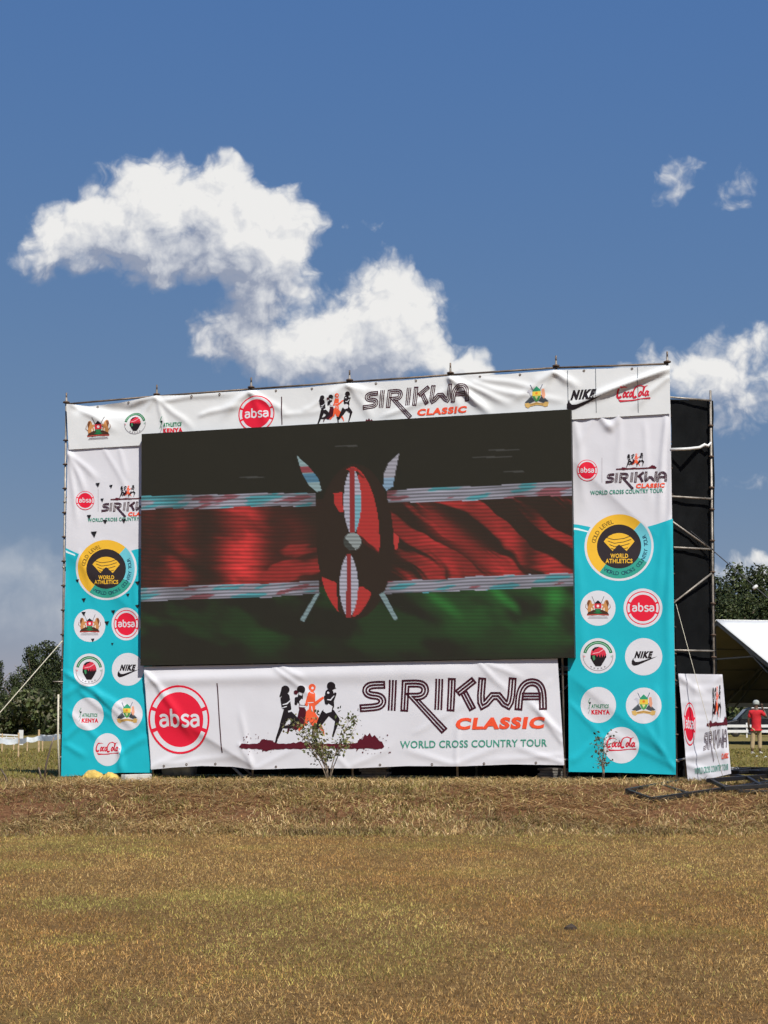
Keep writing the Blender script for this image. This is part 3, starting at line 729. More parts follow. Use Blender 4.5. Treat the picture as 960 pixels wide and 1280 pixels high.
def smooth(pts, it=2):
    p = np.array(pts, float)
    for _ in range(it):
        a = p[:-1] * .75 + p[1:] * .25; b = p[:-1] * .25 + p[1:] * .75
        p = np.concatenate([p[:1], np.stack([a, b], 1).reshape(-1, 2)[1:-1], p[-1:]])
    return p
A_TOP = [(.06, .82), (.22, .98), (.58, .98), (.78, .80), (.78, 0)]; A_BOWL = [(.78, .56), (.36, .58), (.10, .46), (.08, .14), (.30, -.02), (.56, .02), (.78, .24)]
B_BOWL = [(.12, .74), (.30, .98), (.58, .98), (.84, .76), (.84, .24), (.58, .0), (.30, .0), (.12, .26)]
S_LINE = [(.74, .86), (.52, 1.0), (.24, .98), (.08, .78), (.18, .58), (.58, .44), (.74, .24), (.58, .0), (.28, -.02), (.06, .12)]
def absa_word(p, fr, x0, y0, k, c):
    w = .25
    for x, strokes in ((0, (A_TOP, A_BOWL)), (1.08, ([(.12, 1.55), (.12, 0)], B_BOWL)), (2.22, (S_LINE,)), (3.14, (A_TOP, A_BOWL))):
        for q in strokes: p.stroke(fr, [(x0 + (x + a) * k, y0 + b * k) for a, b in smooth(q)], w * k, c)
def absa(p, fr, ring=True):
    p.disc(fr, 1.0, RED, n=56)
    for a0, a1 in ((24, 156), (204, 336), (-17, 17), (163, 197)): p.ring(fr, .80, .94, WHITE, a0, a1)
    absa_word(p, fr, -.64, -.19, .325, WHITE)
def badge_white(p, fr): p.disc(fr, 1.0, WHITE, n=56)
def athletics_badge(p, fr):
    p.disc(fr, 1.07, WHITE, n=64)
    p.ring(fr, .66, 1.0, GOLDC, 48, 233, 72); p.ring(fr, .66, 1.0, srgb(52, 160, 140), 233, 330, 72); p.ring(fr, .66, 1.0, srgb(110, 200, 214), 330, 408, 72)
    p.disc(fr, .685, DARKC, n=56)
    t = np.radians(np.linspace(148, 32, 17)); arc = [(.56 * math.cos(a), -.14 + .56 * math.sin(a)) for a in t]
    p.poly(fr, arc + [(.23, -.14), (.05, .03), (0, .06), (-.05, .03), (-.20, -.14)], GOLDC)
    for k in range(4):
        y = .30 - k * .11; w = .42 - k * .05
        p.stroke(fr, [(-w + .02, y - .02), (-w * .4, y - .09), (w * .35, y - .05), (w, y + .05 - .02 * k)], .022, DARKC)
    p.text(fr, 'WORLD', -.27, -.36, .28, -.22, GOLDC, .03); p.text(fr, 'ATHLETICS', -.42, -.52, .42, -.38, GOLDC, .03)
    p.arc_text(fr, 'GOLD LEVEL', .80, .13, 168, 106, srgb(110, 84, 30), wide=1.0)
    p.arc_text(fr, 'WORLD CROSS COUNTRY TOUR', .83, .12, 242, 382, srgb(24, 62, 90), True)
def kenya_arms(p, fr):
    for m in (-1, 1):
        q = fr.sub(0, 0, m, 1)
        p.stroke(q, [(.10, .05), (.40, .78)], .035, srgb(90, 80, 80))
        p.poly(q, [(.30, -.22), (.27, .02), (.36, .12), (.24, .20), (.28, .30), (.40, .28), (.42, .42), (.52, .56), (.66, .52), (.72, .36), (.66, .14), (.70, -.08), (.66, -.28), (.48, -.26), (.44, -.10)], TAN)
        p.poly(q, [(.50, .50), (.66, .52), (.73, .30), (.67, .06), (.60, .20)], srgb(120, 72, 40))
        p.stroke(q, [(.68, -.1), (.82, .05), (.78, .26)], .035, srgb(120, 72, 40))
        p.poly(q, [(.34, -.10), (.40, .05), (.46, .0), (.42, -.2)], srgb(236, 214, 190))
    p.poly(fr, [(-.74, -.42), (-.62, -.26), (-.3, -.12), (0, -.10), (.3, -.12), (.62, -.26), (.74, -.42), (.4, -.50), (0, -.46), (-.4, -.50)], srgb(70, 46, 32))
    p.poly(fr, [(-.3, -.30), (0, -.16), (.3, -.30), (0, -.38)], KGREEN)
    p.poly(fr, [(-.22, .10), (-.19, .36), (0, .52), (.19, .36), (.22, .10)], BLACK)
    p.poly(fr, [(-.24, .30), (.24, .30), (.22, -.02), (-.22, -.02)], srgb(210, 50, 64)); p.disc(fr, .09, srgb(240, 225, 225), (0, .14), n=10)
    p.poly(fr, [(-.22, -.04), (.22, -.04), (.12, -.22), (0, -.30), (-.12, -.22)], srgb(46, 120, 70))
    p.stroke(fr, [(-.72, -.46), (0, -.42), (.72, -.46)], .06, srgb(190, 80, 70))
    p.stroke(fr, [(-.60, -.58), (.62, -.58)], .035, GREY); p.stroke(fr, [(-.66, -.66), (.66, -.66)], .03, GREY)
def fist_badge(p, fr):
    p.ring(fr, .70, .88, KGREEN, 12, 168, 48); p.ring(fr, .76, .81, srgb(150, 196, 165), 16, 164, 48)
    p.ring(fr, .86, .90, GREY, 176, 364, 56); [p.ring(fr, .72, .80, GREY, a, a + 7, 120) for a in range(234, 306, 16)]
    p.disc(fr, .06, srgb(215, 160, 165), (-.80, -.04), n=8); p.disc(fr, .06, srgb(160, 190, 175), (.80, -.04), n=8)
    p.poly(fr, [(-.44, .08), (-.38, .34), (-.20, .50), (.02, .54), (.26, .48), (.42, .30), (.50, .06), (.42, -.12), (-.34, -.14)], srgb(214, 52, 74))
    p.poly(fr, [(-.36, .36), (-.20, .50), (.08, .54), (.0, .46), (-.18, .38), (-.26, .26)], BLACK)
    p.poly(fr, [(-.44, .05), (-.44, -.14), (-.28, -.42), (-.14, -.62), (.16, -.62), (.32, -.38), (.50, -.06), (.46, .08), (.38, -.08), (.34, .1), (.26, -.1), (.20, .12), (.12, -.1), (.04, .10), (-.04, -.08), (-.1, .04)], BLACK)
    p.poly(fr, [(-.34, -.02), (-.2, .04), (-.16, -.2), (-.26, -.28)], srgb(66, 140, 92))
    p.stroke(fr, [(-.3, .14), (.05, .2), (.36, .40)], .05, srgb(240, 170, 180))
def nike(p, fr):
    p.text(fr, 'NIKE', -.50, -.10, .50, .32, BLACK, .075, .30)
    p.poly(fr, [(-.60, -.06), (-.70, -.26), (-.70, -.44), (-.58, -.53), (-.38, -.50), (-.08, -.38), (.80, .02), (.42, -.08), (.04, -.20), (-.30, -.30), (-.48, -.30), (-.58, -.20)], BLACK)
def athletics_kenya(p, fr):
    p.text(fr, 'ATHLETICS', -.42, -.20, .62, .04, srgb(42, 130, 90), .045, .1); p.text(fr, 'KENYA', -.42, -.56, .68, -.28, srgb(214, 32, 52), .06)
    p.stroke(fr, [(-.48, .40), (-.60, .18), (-.50, .02), (-.62, -.26)], .035, srgb(80, 150, 112)); p.disc(fr, .06, BLACK, (-.50, .12), n=8)
    p.stroke(fr, [(-.56, -.02), (-.50, -.26), (-.60, -.5)], .03, GREY)
def county_arms(p, fr):
    for m in (-1, 1):
        q = fr.sub(0, 0, m, 1)
        p.stroke(q, [(.10, .2), (.36, .76)], .04, srgb(90, 100, 120)); p.stroke(q, [(.18, .2), (.66, -.24)], .05, srgb(96, 104, 110))
        p.poly(q, [(.12, -.20), (.30, .06), (.46, -.10), (.72, -.26), (.4, -.32)], srgb(70, 78, 84))
    p.poly(fr, [(-.46, .48), (-.58, .36), (-.44, .30), (-.36, .12), (-.26, .10), (-.30, .40)], srgb(196, 196, 206))
    p.poly(fr, [(.30, .48), (.46, .50), (.52, .10), (.44, -.12), (.32, .05)], srgb(226, 160, 130))
    p.poly(fr, [(-.22, .44), (0, .66), (.24, .44), (.26, .36), (-.24, .36)], srgb(50, 150, 110))
    p.poly(fr, [(-.25, .36), (.26, .36), (.26, .08), (-.25, .08)], srgb(226, 196, 70)); p.disc(fr, .08, srgb(224, 130, 40), (0, .24), n=10)
    p.poly(fr, [(-.24, .08), (.26, .08), (.14, -.16), (0, -.26), (-.13, -.16)], srgb(80, 156, 90)); p.poly(fr, [(-.1, .06), (.11, .06), (.0, -.14)], srgb(220, 216, 150))
    p.poly(fr, [(-.72, -.32), (-.5, -.28), (-.42, -.36), (0, -.28), (.42, -.36), (.5, -.28), (.72, -.32), (.66, -.54), (.5, -.58), (.36, -.50), (0, -.44), (-.36, -.50), (-.5, -.60), (-.66, -.52)], srgb(214, 176, 104))
    p.stroke(fr, [(-.4, -.42), (0, -.36), (.4, -.42)], .04, srgb(150, 104, 60))
def cola(p, fr, c=srgb(206, 34, 58)):
    def arc(cx, cy, rx, ry, a0, a1, n=12, sl=.28):
        t = np.radians(np.linspace(a0, a1, n)); return [(cx + rx * math.cos(a) + sl * ry * math.sin(a), cy + ry * math.sin(a)) for a in t]
    w = .078
    p.stroke(fr, arc(-.68, .14, .13, .26, 60, 318, 16), np.linspace(.06, .125, 16), c)          # C
    p.stroke(fr, [(-.62, .36), (-.46, .40), (-.32, .36)], [.03, .05, .02], c)
    for cx in (-.46, .34): p.stroke(fr, arc(cx, .03, .06, .12, 0, 360, 13), w, c)                # o
    p.stroke(fr, arc(-.29, .03, .06, .12, 50, 320, 10), w, c)                                    # c
    for cx in (-.13, .66):                                                                        # a
        p.stroke(fr, arc(cx, .03, .06, .12, 20, 360, 12), w, c); p.stroke(fr, [(cx + .11, .15), (cx + .07, -.04), (cx + .13, -.09)], w, c)
    p.stroke(fr, arc(.12, .14, .13, .28, 75, 310, 16), np.linspace(.05, .12, 16), c)            # C
    p.stroke(fr, [(.14, .40), (.34, .46), (.56, .38), (.72, .44)], [.03, .06, .05, .02], c)
    p.stroke(fr, [(.46, -.06), (.49, .10), (.57, .34), (.52, .36), (.48, .10), (.53, -.09)], w * .8, c)  # l
    p.stroke(fr, [(-.03, .02), (.03, .03)], .05, c)
    p.poly(fr, [(-.78, -.20), (-.60, -.24), (-.2, -.26), (.3, -.22), (.86, -.18), (.86, -.25), (.4, -.25), (0, -.31), (-.4, -.32), (-.68, -.33)], c)
SIRI = [[(150,77),(92,78),(72,87),(64,103),(72,119),(92,126),(114,127),(135,135),(143,153),(134,171),(112,180),(40,185)],
        [(190,55),(183,196)],
        [(241,196),(248,72),(305,70),(331,78),(340,101),(330,124),(306,132),(280,131),(425,288)],
        [(404,50),(398,192)],
        [(462,50),(455,195)], [(488,114),(562,56)], [(516,112),(556,188)],
        [(602,48),(593,150),(606,178),(662,112),(716,178),(734,150),(742,48)],
        [(768,190),(774,112),(797,74),(832,62),(864,74),(880,108),(882,188)], [(788,130),(868,130)]]
def sirikwa(p, fr, col=MAROON, w=8.5, step=14):
    """triple-line capitals; path units are photo pixels of the big print times 3.69"""
    for k, path in enumerate(SIRI):
        pts = [((x - 467) / 145.0, (195 - y) / 145.0) for x, y in path]
        ww, st = w / 145.0, step / 145.0
        if k in (5, 6, 9): st *= .95
        sh = (-st, 0, st)
        if k in (0, 8): pts = [tuple(q) for q in smooth(pts)]
        if k == 2: pts = pts[:2] + [tuple(q) for q in smooth(pts[1:8])][1:] + pts[8:]
        if k == 7: pts = [tuple(q) for q in smooth(pts, 1)]
        for q in sh: p.stroke(fr, pts, ww, col, q)
        for e, d in ((0, 1), (-1, -2)):
            a = np.array(pts[e]); b = np.array(pts[d]); t = (b - a) / np.linalg.norm(b - a); nrm = np.array([-t[1], t[0]])
            if k not in (1, 3): p.stroke(fr, [a - nrm * (st + ww / 2), a + nrm * (st + ww / 2)], ww, col)
def runners(p, fr, splash=True):
    """four runners in stride; units are the big print's photo pixels times 4.8, y up from the splash"""
    L = lambda x, y: (x, 440 - y)
    def limbs(c, *seq):
        for (x0, y0, w0, x1, y1, w1) in seq: p.limb(fr, L(x0, y0), w0, L(x1, y1), w1, c)
    K, Mn, O, Wt = BLACK, srgb(74, 16, 30), srgb(240, 98, 58), WHITE
    limbs(O, (478,138,46,482,205,36),(482,205,36,480,240,42),(462,150,22,448,195,18),(500,190,20,545,155,14),(470,250,56,500,298,60),(445,275,36,440,305,30),(440,300,24,405,345,14),(515,300,26,545,350,14),(545,350,14,552,375,8))
    p.disc(fr, 21, O, L(482, 92)); p.stroke(fr, [L(480, 110), L(486, 118)], 26, O); p.stroke(fr, [L(470, 122), L(492, 128)], 5, Wt); p.disc(fr, 8, Wt, L(484, 96), n=10)
    p.stroke(fr, [L(455, 185), L(490, 182)], 5, Wt); p.stroke(fr, [L(478, 205), L(484, 238)], 6, Wt)
    limbs(K, (412,140,30,408,172,36),(388,160,22,384,190,16)); limbs(Mn, (422,200,40,420,215,36),(424,235,44,412,300,50),(408,300,44,385,332,30),(385,335,26,340,320,14),(340,345,14,335,365,10))
    p.disc(fr, 25, K, L(416, 106)); p.disc(fr, 13, Mn, L(384, 122)); p.poly(fr, [L(402, 120), L(424, 128), L(420, 142), L(404, 138)], Wt)
    p.poly(fr, [L(418, 160), L(440, 168), L(436, 200), L(410, 196), L(404, 178)], Wt); p.stroke(fr, [L(405, 205), L(445, 208)], 9, Wt)
    limbs(K, (322,150,50,334,220,46),(300,160,18,308,212,18),(332,235,46,302,318,30),(302,318,26,270,398,14),(268,408,14,262,428,11),(340,250,44,388,292,36),(388,292,34,350,328,24),(350,328,20,296,330,12))
    p.disc(fr, 25, K, L(321, 106)); p.limb(fr, L(308, 112), 26, L(290, 146), 10, K); p.stroke(fr, [L(304, 196), L(330, 190), L(352, 170)], [5, 8, 5], Wt); p.stroke(fr, [L(300, 216), L(330, 206)], 5, Wt); p.stroke(fr, [L(338, 238), L(360, 232)], 10, Wt)
    limbs(K, (585,128,52,592,205,44),(562,150,20,566,186,16),(596,190,20,620,130,16),(560,250,52,530,300,38),(530,300,34,500,345,22),(495,345,22,482,330,12),(490,350,14,494,395,10),(596,245,46,632,285,30),(634,285,26,622,330,18),(622,330,16,606,385,10))
    p.disc(fr, 25, K, L(596, 84)); p.poly(fr, [L(612, 88), L(628, 97), L(612, 102)], K)
    p.poly(fr, [L(560, 208), L(580, 190), L(604, 206), L(598, 238), L(566, 248), L(548, 234)], Wt); p.stroke(fr, [L(572, 165), L(592, 168), L(614, 142)], [5, 8, 5], Wt); p.disc(fr, 7, Wt, L(578, 124), n=8)
    r = np.random.default_rng(5)
    xs = np.linspace(45, 915, 60); hump = 10 + 34 * np.exp(-((xs - 205) / 38) ** 2) + 60 * np.exp(-((xs - 812) / 50) ** 2) + 24 * np.exp(-((xs - 870) / 30) ** 2) + 12 * np.exp(-((xs - 420) / 60) ** 2)
    top = 438 - hump * (.55 + .55 * r.random(60)); bot = 456 + 8 * r.random(60) + 14 * np.exp(-((xs - 205) / 30) ** 2); top[0] = bot[0] = 448; top[-1] = bot[-1] = 448
    p.poly(fr, [L(x, y) for x, y in zip(xs, top)] + [L(x, y) for x, y in zip(xs[::-1], bot[::-1])], srgb(88, 18, 34))
    for k in range(70 if splash else 0):
        a = r.random(); x = (60 + 190 * r.random()) if a < .45 else (730 + 220 * r.random()); y = 365 + 130 * r.random(); q = 1.5 + 3.5 * r.random()
        p.poly(fr, [L(x - q, y), L(x, y + q * 1.4), L(x + q * 1.3, y - q * .3), L(x, y - q)], srgb(88, 18, 34))
# ------------------------------------------------------------------ the five printed sheets
def rowfr(x, y, u, slope=0.0, uy=None, lean=0.0): return Fr((x, y), (u, slope * u), (lean, -(uy or u)))
def under(wave, off):
    e = np.array(wave, float); S, Z = plane(e[:, 0], e[:, 1] + 3.0, off); return (S, Z), TEAL
def eyelets(sheet, pts, parent):
    me = MB(); me.lathe((0, 0, 0), [(.010, 0), (.022, .004), (.026, .0), (.022, -.004)], 8); m = me.mesh('eyelet'); m.materials.append(M_STEELD)
    for (x, y) in pts:
        S, Z = plane(x, y, sheet.off); o = bpy.data.objects.new('eyelet', m); COL.objects.link(o); o.parent = parent
        o.location = Vector(sheet.pos(np.array([float(S)]), np.array([float(Z)]), .004)[0]); o.rotation_euler = (math.pi / 2, 0, math.atan2(DX.y, DX.x))

def top_banner():
    sh = Sheet(.035, 31, .010); rr = random.Random(3)
    sh.fold((90, 507), (150, 540), .035, .06); sh.fold((95, 511), (188, 511), -.085, .12); sh.fold((196, 497), (150, 508), .035, .05)
    sh.fold((196, 497), (165, 535), .025, .05); sh.fold((197, 497), (245, 540), .022, .05); sh.fold((197, 497), (215, 560), .02, .04)
    for x, y in ((314, 490), (437, 481), (563, 472), (695, 465)):
        for k in range(5): sh.fold((x, y), (x + rr.uniform(-75, 75), y + rr.uniform(14, 50)), rr.uniform(.014, .030), rr.uniform(.05, .07))
    for x0, y0, x1, y1, a in ((480, 520, 585, 478, .016), (590, 478, 660, 500, .018), (585, 482, 640, 508, .016), (575, 478, 600, 512, .016), (600, 474, 690, 486, .015),
                              (835, 460, 735, 500, .045), (833, 464, 700, 512, .030), (836, 470, 790, 512, .02), (250, 520, 312, 505, .018), (205, 500, 300, 492, .02),
                              (380, 512, 440, 486, .012), (352, 520, 420, 512, .010), (640, 490, 715, 505, .012)): sh.fold((x0, y0), (x1, y1), a * 1.45, .05)
    top = [(83, 505), (110, 507), (150, 503), (196, 494.5), (230, 494), (314, 488), (375, 485), (437, 479), (500, 476), (563, 470), (630, 468), (695, 462.5), (765, 460.5), (837, 457)]
    o = sh.build('banner', top, [(86, 562), (838, 517)], (.72, .735, .735))
    tag(o, 'long white banner strung along the top of the scaffold above the screen', 'banner')
    sl = -.061
    def logo(f, fr): p = Print(sh); f(p, fr); p.build('logo', o)
    logo(kenya_arms, rowfr(123, 536, 19, sl)); logo(fist_badge, rowfr(168.7, 529, 15, sl)); logo(athletics_kenya, rowfr(213.3, 529, 22, sl))
    logo(absa, rowfr(320.7, 517.3, 22.5, sl)); logo(county_arms, rowfr(671, 497, 21, sl)); logo(nike, rowfr(729.5, 496.5, 29.5, sl)); logo(cola, rowfr(792, 493.5, 24.5, sl))
    p = Print(sh); runners(p, Fr((366, 538.1), (.1153, -.008), (0, -.115)), False); p.build('runner_print', o)
    p = Print(sh); sirikwa(p, Fr((520, 506.5), (22.3, -1.57), (1.2, -22.6)), w=7.6)
    p.text(Fr((521, 520), (61.5, -4.2), (1.5, -8.6)), 'CLASSIC', 0, 0, 1, 1, ORANGE, .05)
    p.build('lettering', o)
    p = Print(sh); q = Fr((0, 0), (1, 0), (0, 1))
    p.stroke(q, [(352, 496), (352.6, 531)], 1.2, MAROON)
    p.build('divider_line', o)
    for (x, y0, y1) in ((709.5, 463, 512), (744.5, 461, 516), (797, 459, 516)):
        p = Print(sh); p.stroke(q, [(x, y0), (x + .5, (y0 + y1) / 2), (x + 1, y1)], .8, srgb(120, 125, 130)); p.build('seam', o)
    eyelets(sh, [(x, y) for x, y in ((120, 508), (160, 503), (240, 495.5), (275, 493), (345, 488.5), (390, 486), (470, 479.5), (520, 476), (600, 471), (650, 468.5), (730, 463.5), (790, 461))], o)
top_banner()

def column(sh, pos, wa, top_logo, sc, parent):
    def logo(f, x, y, rx, ry, in_=.92, disc=True):
        p = Print(sh); fr = Fr((x, y), (rx, 0), (0, -ry))
        if disc: badge_white(p, fr)
        f(p, fr.sub(0, 0, in_)); p.build('logo', parent)
    logo(athletics_badge, wa[0], wa[1], wa[2], wa[3], 1.0, False)
    for f, (x, y, rx, ry), k in zip((kenya_arms, absa, fist_badge, nike, athletics_kenya, county_arms, cola), pos, (.86, .86, .96, .92, .95, .95, .98)): logo(f, x, y, rx, ry, k)
    ax, ay, r = top_logo
    p = Print(sh); absa(p, Fr((ax, ay), (r, 0), (0, -r * 1.03))); p.build('logo', parent)
    p = Print(sh); runners(p, Fr((ax + 33.2 * sc, ay - 1.7 * sc), (.0588 * sc, -.002 * sc), (0, -.05 * sc)), False); p.build('runner_print', parent)
    p = Print(sh); sirikwa(p, Fr((ax + 61.2 * sc, ay + 14.8 * sc), (12.9 * sc, -.25 * sc), (.8 * sc, -12.6 * sc)), w=8.0)
    p.text(Fr((ax + 60.5 * sc, ay + 22.3 * sc), (36 * sc, -.7 * sc), (1.0, -5.8 * sc)), 'CLASSIC', 0, 0, 1, 1, ORANGE, .05)
    p.text(Fr((ax + 3.6 * sc, ay + 30.4 * sc), (91.4 * sc, -2.6 * sc), (0, -5.2 * sc)), 'WORLD CROSS COUNTRY TOUR', 0, 0, 1, 1, GTXT, .02)
    p.build('lettering', parent)
    p = Print(sh); p.stroke(Fr((0, 0), (1, 0), (0, 1)), [(ax + 18.5 * sc, ay - 16 * sc), (ax + 18.5 * sc, ay + 15 * sc)], .7, srgb(190, 185, 190)); p.build('divider_line', parent)

def right_banner():
    sh = Sheet(.0, 57, .012)
    sh.crease((712, 572), (822, 672), .085, .32); sh.crease((712, 845), (846, 952), .095, .36)
    for a, b, A, w in (((745, 515), (722, 560), .02, .06), ((748, 517), (765, 540), .035, .06), ((775, 517), (760, 540), .035, .06), ((720, 520), (730, 640), .02, .07), ((775, 520), (772, 600), .012, .06),
                       ((832, 520), (823, 660), .030, .05), ((838, 540), (835, 960), .02, .05), ((806, 530), (812, 640), .012, .06), ((835, 650), (818, 760), .025, .045), ((843, 660), (830, 800), .02, .04),
                       ((722, 690), (735, 840), .012, .08), ((712, 950), (770, 915), .02, .06), ((845, 960), (740, 905), .012, .05), ((845, 964), (800, 900), .018, .05), ((711, 880), (780, 950), .014, .05), ((820, 860), (828, 960), .015, .05)):
        sh.fold(a, b, A, w)
    wave = [(709, 654.5), (722, 655.5), (735, 658), (755, 664), (775, 666), (800, 661), (820, 655.5), (841.2, 648.5)]
    o = sh.build('banner', [(709, 509), (838, 505)], [(710.5, 965), (775, 966), (845, 968.5)], WHITE, low=under(wave, sh.off))
    tag(o, 'tall white and turquoise logo banner hanging beside the black sheet', 'banner')
    p = Print(sh); q = Fr((0, 0), (1, 0), (0, 1))
    p.band(wave, [(710.6, 964.8), (775, 965.8), (845, 968.4)], TEAL)
    p.poly(q, [(709, 658.5), (722, 660), (736, 664), (736, 665.5), (722, 662.5), (709, 661)], srgb(225, 245, 248)); p.build('turquoise_print', o, base=.0045)
    column(sh, [(747.5, 760.2, 22, 22), (803.8, 760, 24.3, 24.3), (747.5, 819.8, 22, 22), (804.6, 820.9, 23.3, 23.3), (747.8, 881.2, 22.3, 22.5), (804.7, 882, 22.3, 22.5), (776.4, 931.5, 22.3, 22.8)],
           (773.7, 683, 40.5, 40.3), (734, 588, 12.9), 1.0, o)
right_banner()

def left_banner():
    sh = Sheet(.0, 83, .012)
    sh.crease((82, 690), (180, 776), .070, .30); sh.crease((95, 855), (190, 915), .04, .25)
    for a, b, A, w in (((86, 566), (110, 620), .022, .05), ((86, 566), (125, 600), .02, .05), ((86, 566), (98, 660), .02, .05), ((150, 560), (160, 600), .012, .05), ((100, 690), (120, 760), .012, .05),
                       ((80, 870), (115, 850), .02, .05), ((82, 840), (185, 905), .03, .045), ((120, 868), (172, 915), .03, .04), ((100, 865), (150, 905), .02, .04), ((84, 890), (130, 930), .018, .04), ((150, 942), (188, 918), .028, .035),
                       ((150, 935), (151, 968), .045, .025), ((80, 925), (105, 900), .025, .05), ((80, 930), (110, 945), .02, .05), ((165, 690), (173, 830), .015, .04), ((80, 700), (90, 900), .012, .05), ((130, 560), (175, 640), .012, .05)):
        sh.fold(a, b, A, w)
    wave = [(82.2, 685), (94, 690.5), (112, 698), (132, 700), (152, 693), (168, 687), (191.5, 683)]
    o = sh.build('banner', [(85, 556), (192, 550)], [(76, 971), (100, 970), (150, 966), (190, 966)], WHITE, low=under(wave, sh.off))
    tag(o, 'tall turquoise and white logo banner pierced by small dark wind slits', 'banner')
    p = Print(sh); q = Fr((0, 0), (1, 0), (0, 1))
    p.band(wave, [(76.2, 970.8), (100, 969.8), (150, 965.8), (190, 965.8)], TEAL)
    p.poly(q, [(82, 688), (94, 693), (94, 695), (82, 690.5)], srgb(225, 245, 248)); p.build('turquoise_print', o, base=.0045)
    column(sh, [(111.5, 781.8, 19.5, 20.5), (157.5, 780, 18.7, 20.5), (111.3, 837.5, 19.5, 20.5), (160, 836.7, 20, 20.5), (110, 892.5, 19.5, 20.5), (159.2, 892.5, 19.3, 20.5), (134.3, 937, 17.5, 20.5)],
           (132.8, 711.2, 36, 36.3), (106.7, 625.7, 11.4), .88, o)
    # wind slits: flat triangles, the dark inside of the holes put into their colour
    for (x, y, k) in ((122.5, 606, 5), (139, 608, 4), (128, 625, 4), (111.5, 646, 5), (131.5, 652, 5), (155, 651, 5), (117.5, 667.5, 7), (96, 726, 4), (104, 750, 5), (172, 729, 5), (141, 765, 5), (172, 758, 4.5), (133, 779, 5.5), (115.5, 800, 4), (140, 805, 3), (104, 767, 5), (160, 744, 4)):
        p = Print(sh); p.poly(q, [(x - k * .55, y - k * .4), (x + k * .55, y - k * .5), (x + .1 * k, y + k * .6)], (.012, .012, .014)); p.build('wind_slit', o, base=.012)
left_banner()

def bottom_banner():
    sh = Sheet(.10, 101, .009); sh.gain = .72; rr = random.Random(11)
    sh.crease((205, 888), (328, 964), .13, .30); sh.crease((705, 935), (560, 955), .0, .2)
    for a, b, A, w in (((182, 840), (215, 870), .02, .05), ((182, 838), (240, 905), .022, .05), ((200, 862), (245, 925), .03, .045), ((188, 962), (250, 930), .02, .06), ((300, 930), (322, 960), .02, .05), ((345, 835), (405, 880), .022, .05), ((352, 832), (385, 850), .025, .03),
                       ((600, 828), (640, 870), .022, .045), ((608, 828), (660, 850), .02, .03), ((690, 850), (650, 905), .014, .05), ((704, 920), (655, 868), .028, .05), ((704, 930), (670, 880), .025, .035), ((705, 955), (640, 930), .02, .05), ((704, 945), (600, 950), .014, .05),
                       ((572, 956), (500, 935), .018, .06), ((572, 956), (575, 890), .018, .05), ((572, 956), (640, 925), .018, .06), ((441, 960), (390, 925), .016, .06), ((441, 960), (500, 925), .016, .06), ((316, 962), (300, 880), .02, .05), ((316, 962), (380, 930), .016, .05), ((520, 915), (600, 870), .012, .06), ((205, 955), (310, 945), .014, .04)):
        sh.fold(a, b, A, w)
    sh.fold((178, 851), (702, 838), .045, .13)                  # rolled hem along the top
    o = sh.build('banner', [(180, 833.5), (697, 823)], [(188, 962), (215, 959.5), (250, 957.5), (290, 958.5), (316, 962), (380, 960), (441, 960.5), (510, 957.5), (572, 958), (640, 955.5), (705.5, 956.5)], WHITE)
    tag(o, 'wide white banner hung below the screen with large lettering and runners', 'banner')
    q = Fr((0, 0), (1, 0), (0, 1))
    p = Print(sh); absa(p, Fr((223.7, 899.5), (38.3, 0), (0, -43))); p.build('logo', o)
    p = Print(sh); runners(p, Fr((290, 931.7), (1 / 4.8, 0), (0, -1 / 4.8))); p.build('runner_print', o)
    p = Print(sh); sirikwa(p, Fr((566.6, 887.9), (39.3, 0), (0, -39.3)))
    p.text(Fr((568.5, 912.3), (111, -1.6), (2.5, -15)), 'CLASSIC', 0, 0, 1, 1, ORANGE, .055)
    p.text(Fr((500.2, 935.4), (183.7, -2.4), (0, -9.2)), 'WORLD CROSS COUNTRY TOUR', 0, 0, 1, 1, GTXT, .015)
    p.build('lettering', o)
    p = Print(sh); p.stroke(q, [(271.6, 854), (274, 895), (277.2, 941)], 1.3, MAROON); p.build('divider_line', o)
    eyelets(sh, [(x, y) for x, y in ((204, 957.5), (232, 955.5), (268, 955), (345, 958.5), (410, 958.5), (475, 956), (540, 955.5), (605, 954.5), (670, 953.5))], o)
bottom_banner()

def side_banner():
    sh = Sheet(.07, 131, .010)
    for k, y in enumerate((855, 876, 893, 909, 926)): sh.fold((846, y + 1.5), (912, y - .5), .007 if k % 2 else -.007, .05)
    sh.fold((850, 945), (912, 938), .035, .07); sh.fold((869, 842), (869, 976), .008, .05); sh.fold((848, 844), (880, 870), .02, .05); sh.fold((903, 844), (885, 865), .02, .05); sh.fold((852, 950), (895, 972), .02, .05); sh.fold((900, 900), (911, 968), .018, .03)
    o = sh.build('banner', [(848, 842), (876, 842.6), (903, 843)], [(860, 978), (885, 974), (914, 967)], WHITE)
    tag(o, 'small creased white banner drooping beside the tent, its print squeezed narrow', 'banner')
    p = Print(sh); absa(p, Fr((862.3, 905), (7.4, 1.5), (0, -27))); p.build('logo', o)
    p = Print(sh); runners(p, Fr((882, 905.6), (.030, -.002), (0, -.127)), False); p.build('runner_print', o)
    p = Print(sh); sirikwa(p, Fr((894, 936), (4.9, -.4), (.5, -23)), w=6)
    p.text(Fr((902, 949), (8.5, -1.2), (.3, -7)), 'CLASSIC', 0, 0, 1, 1, ORANGE, .04)
    p.text(Fr((868.5, 968), (42, -5.5), (0, -8)), 'WORLD CROSS COUNTRY TOUR', 0, 0, 1, 1, GTXT, .01); p.build('lettering', o)
side_banner()
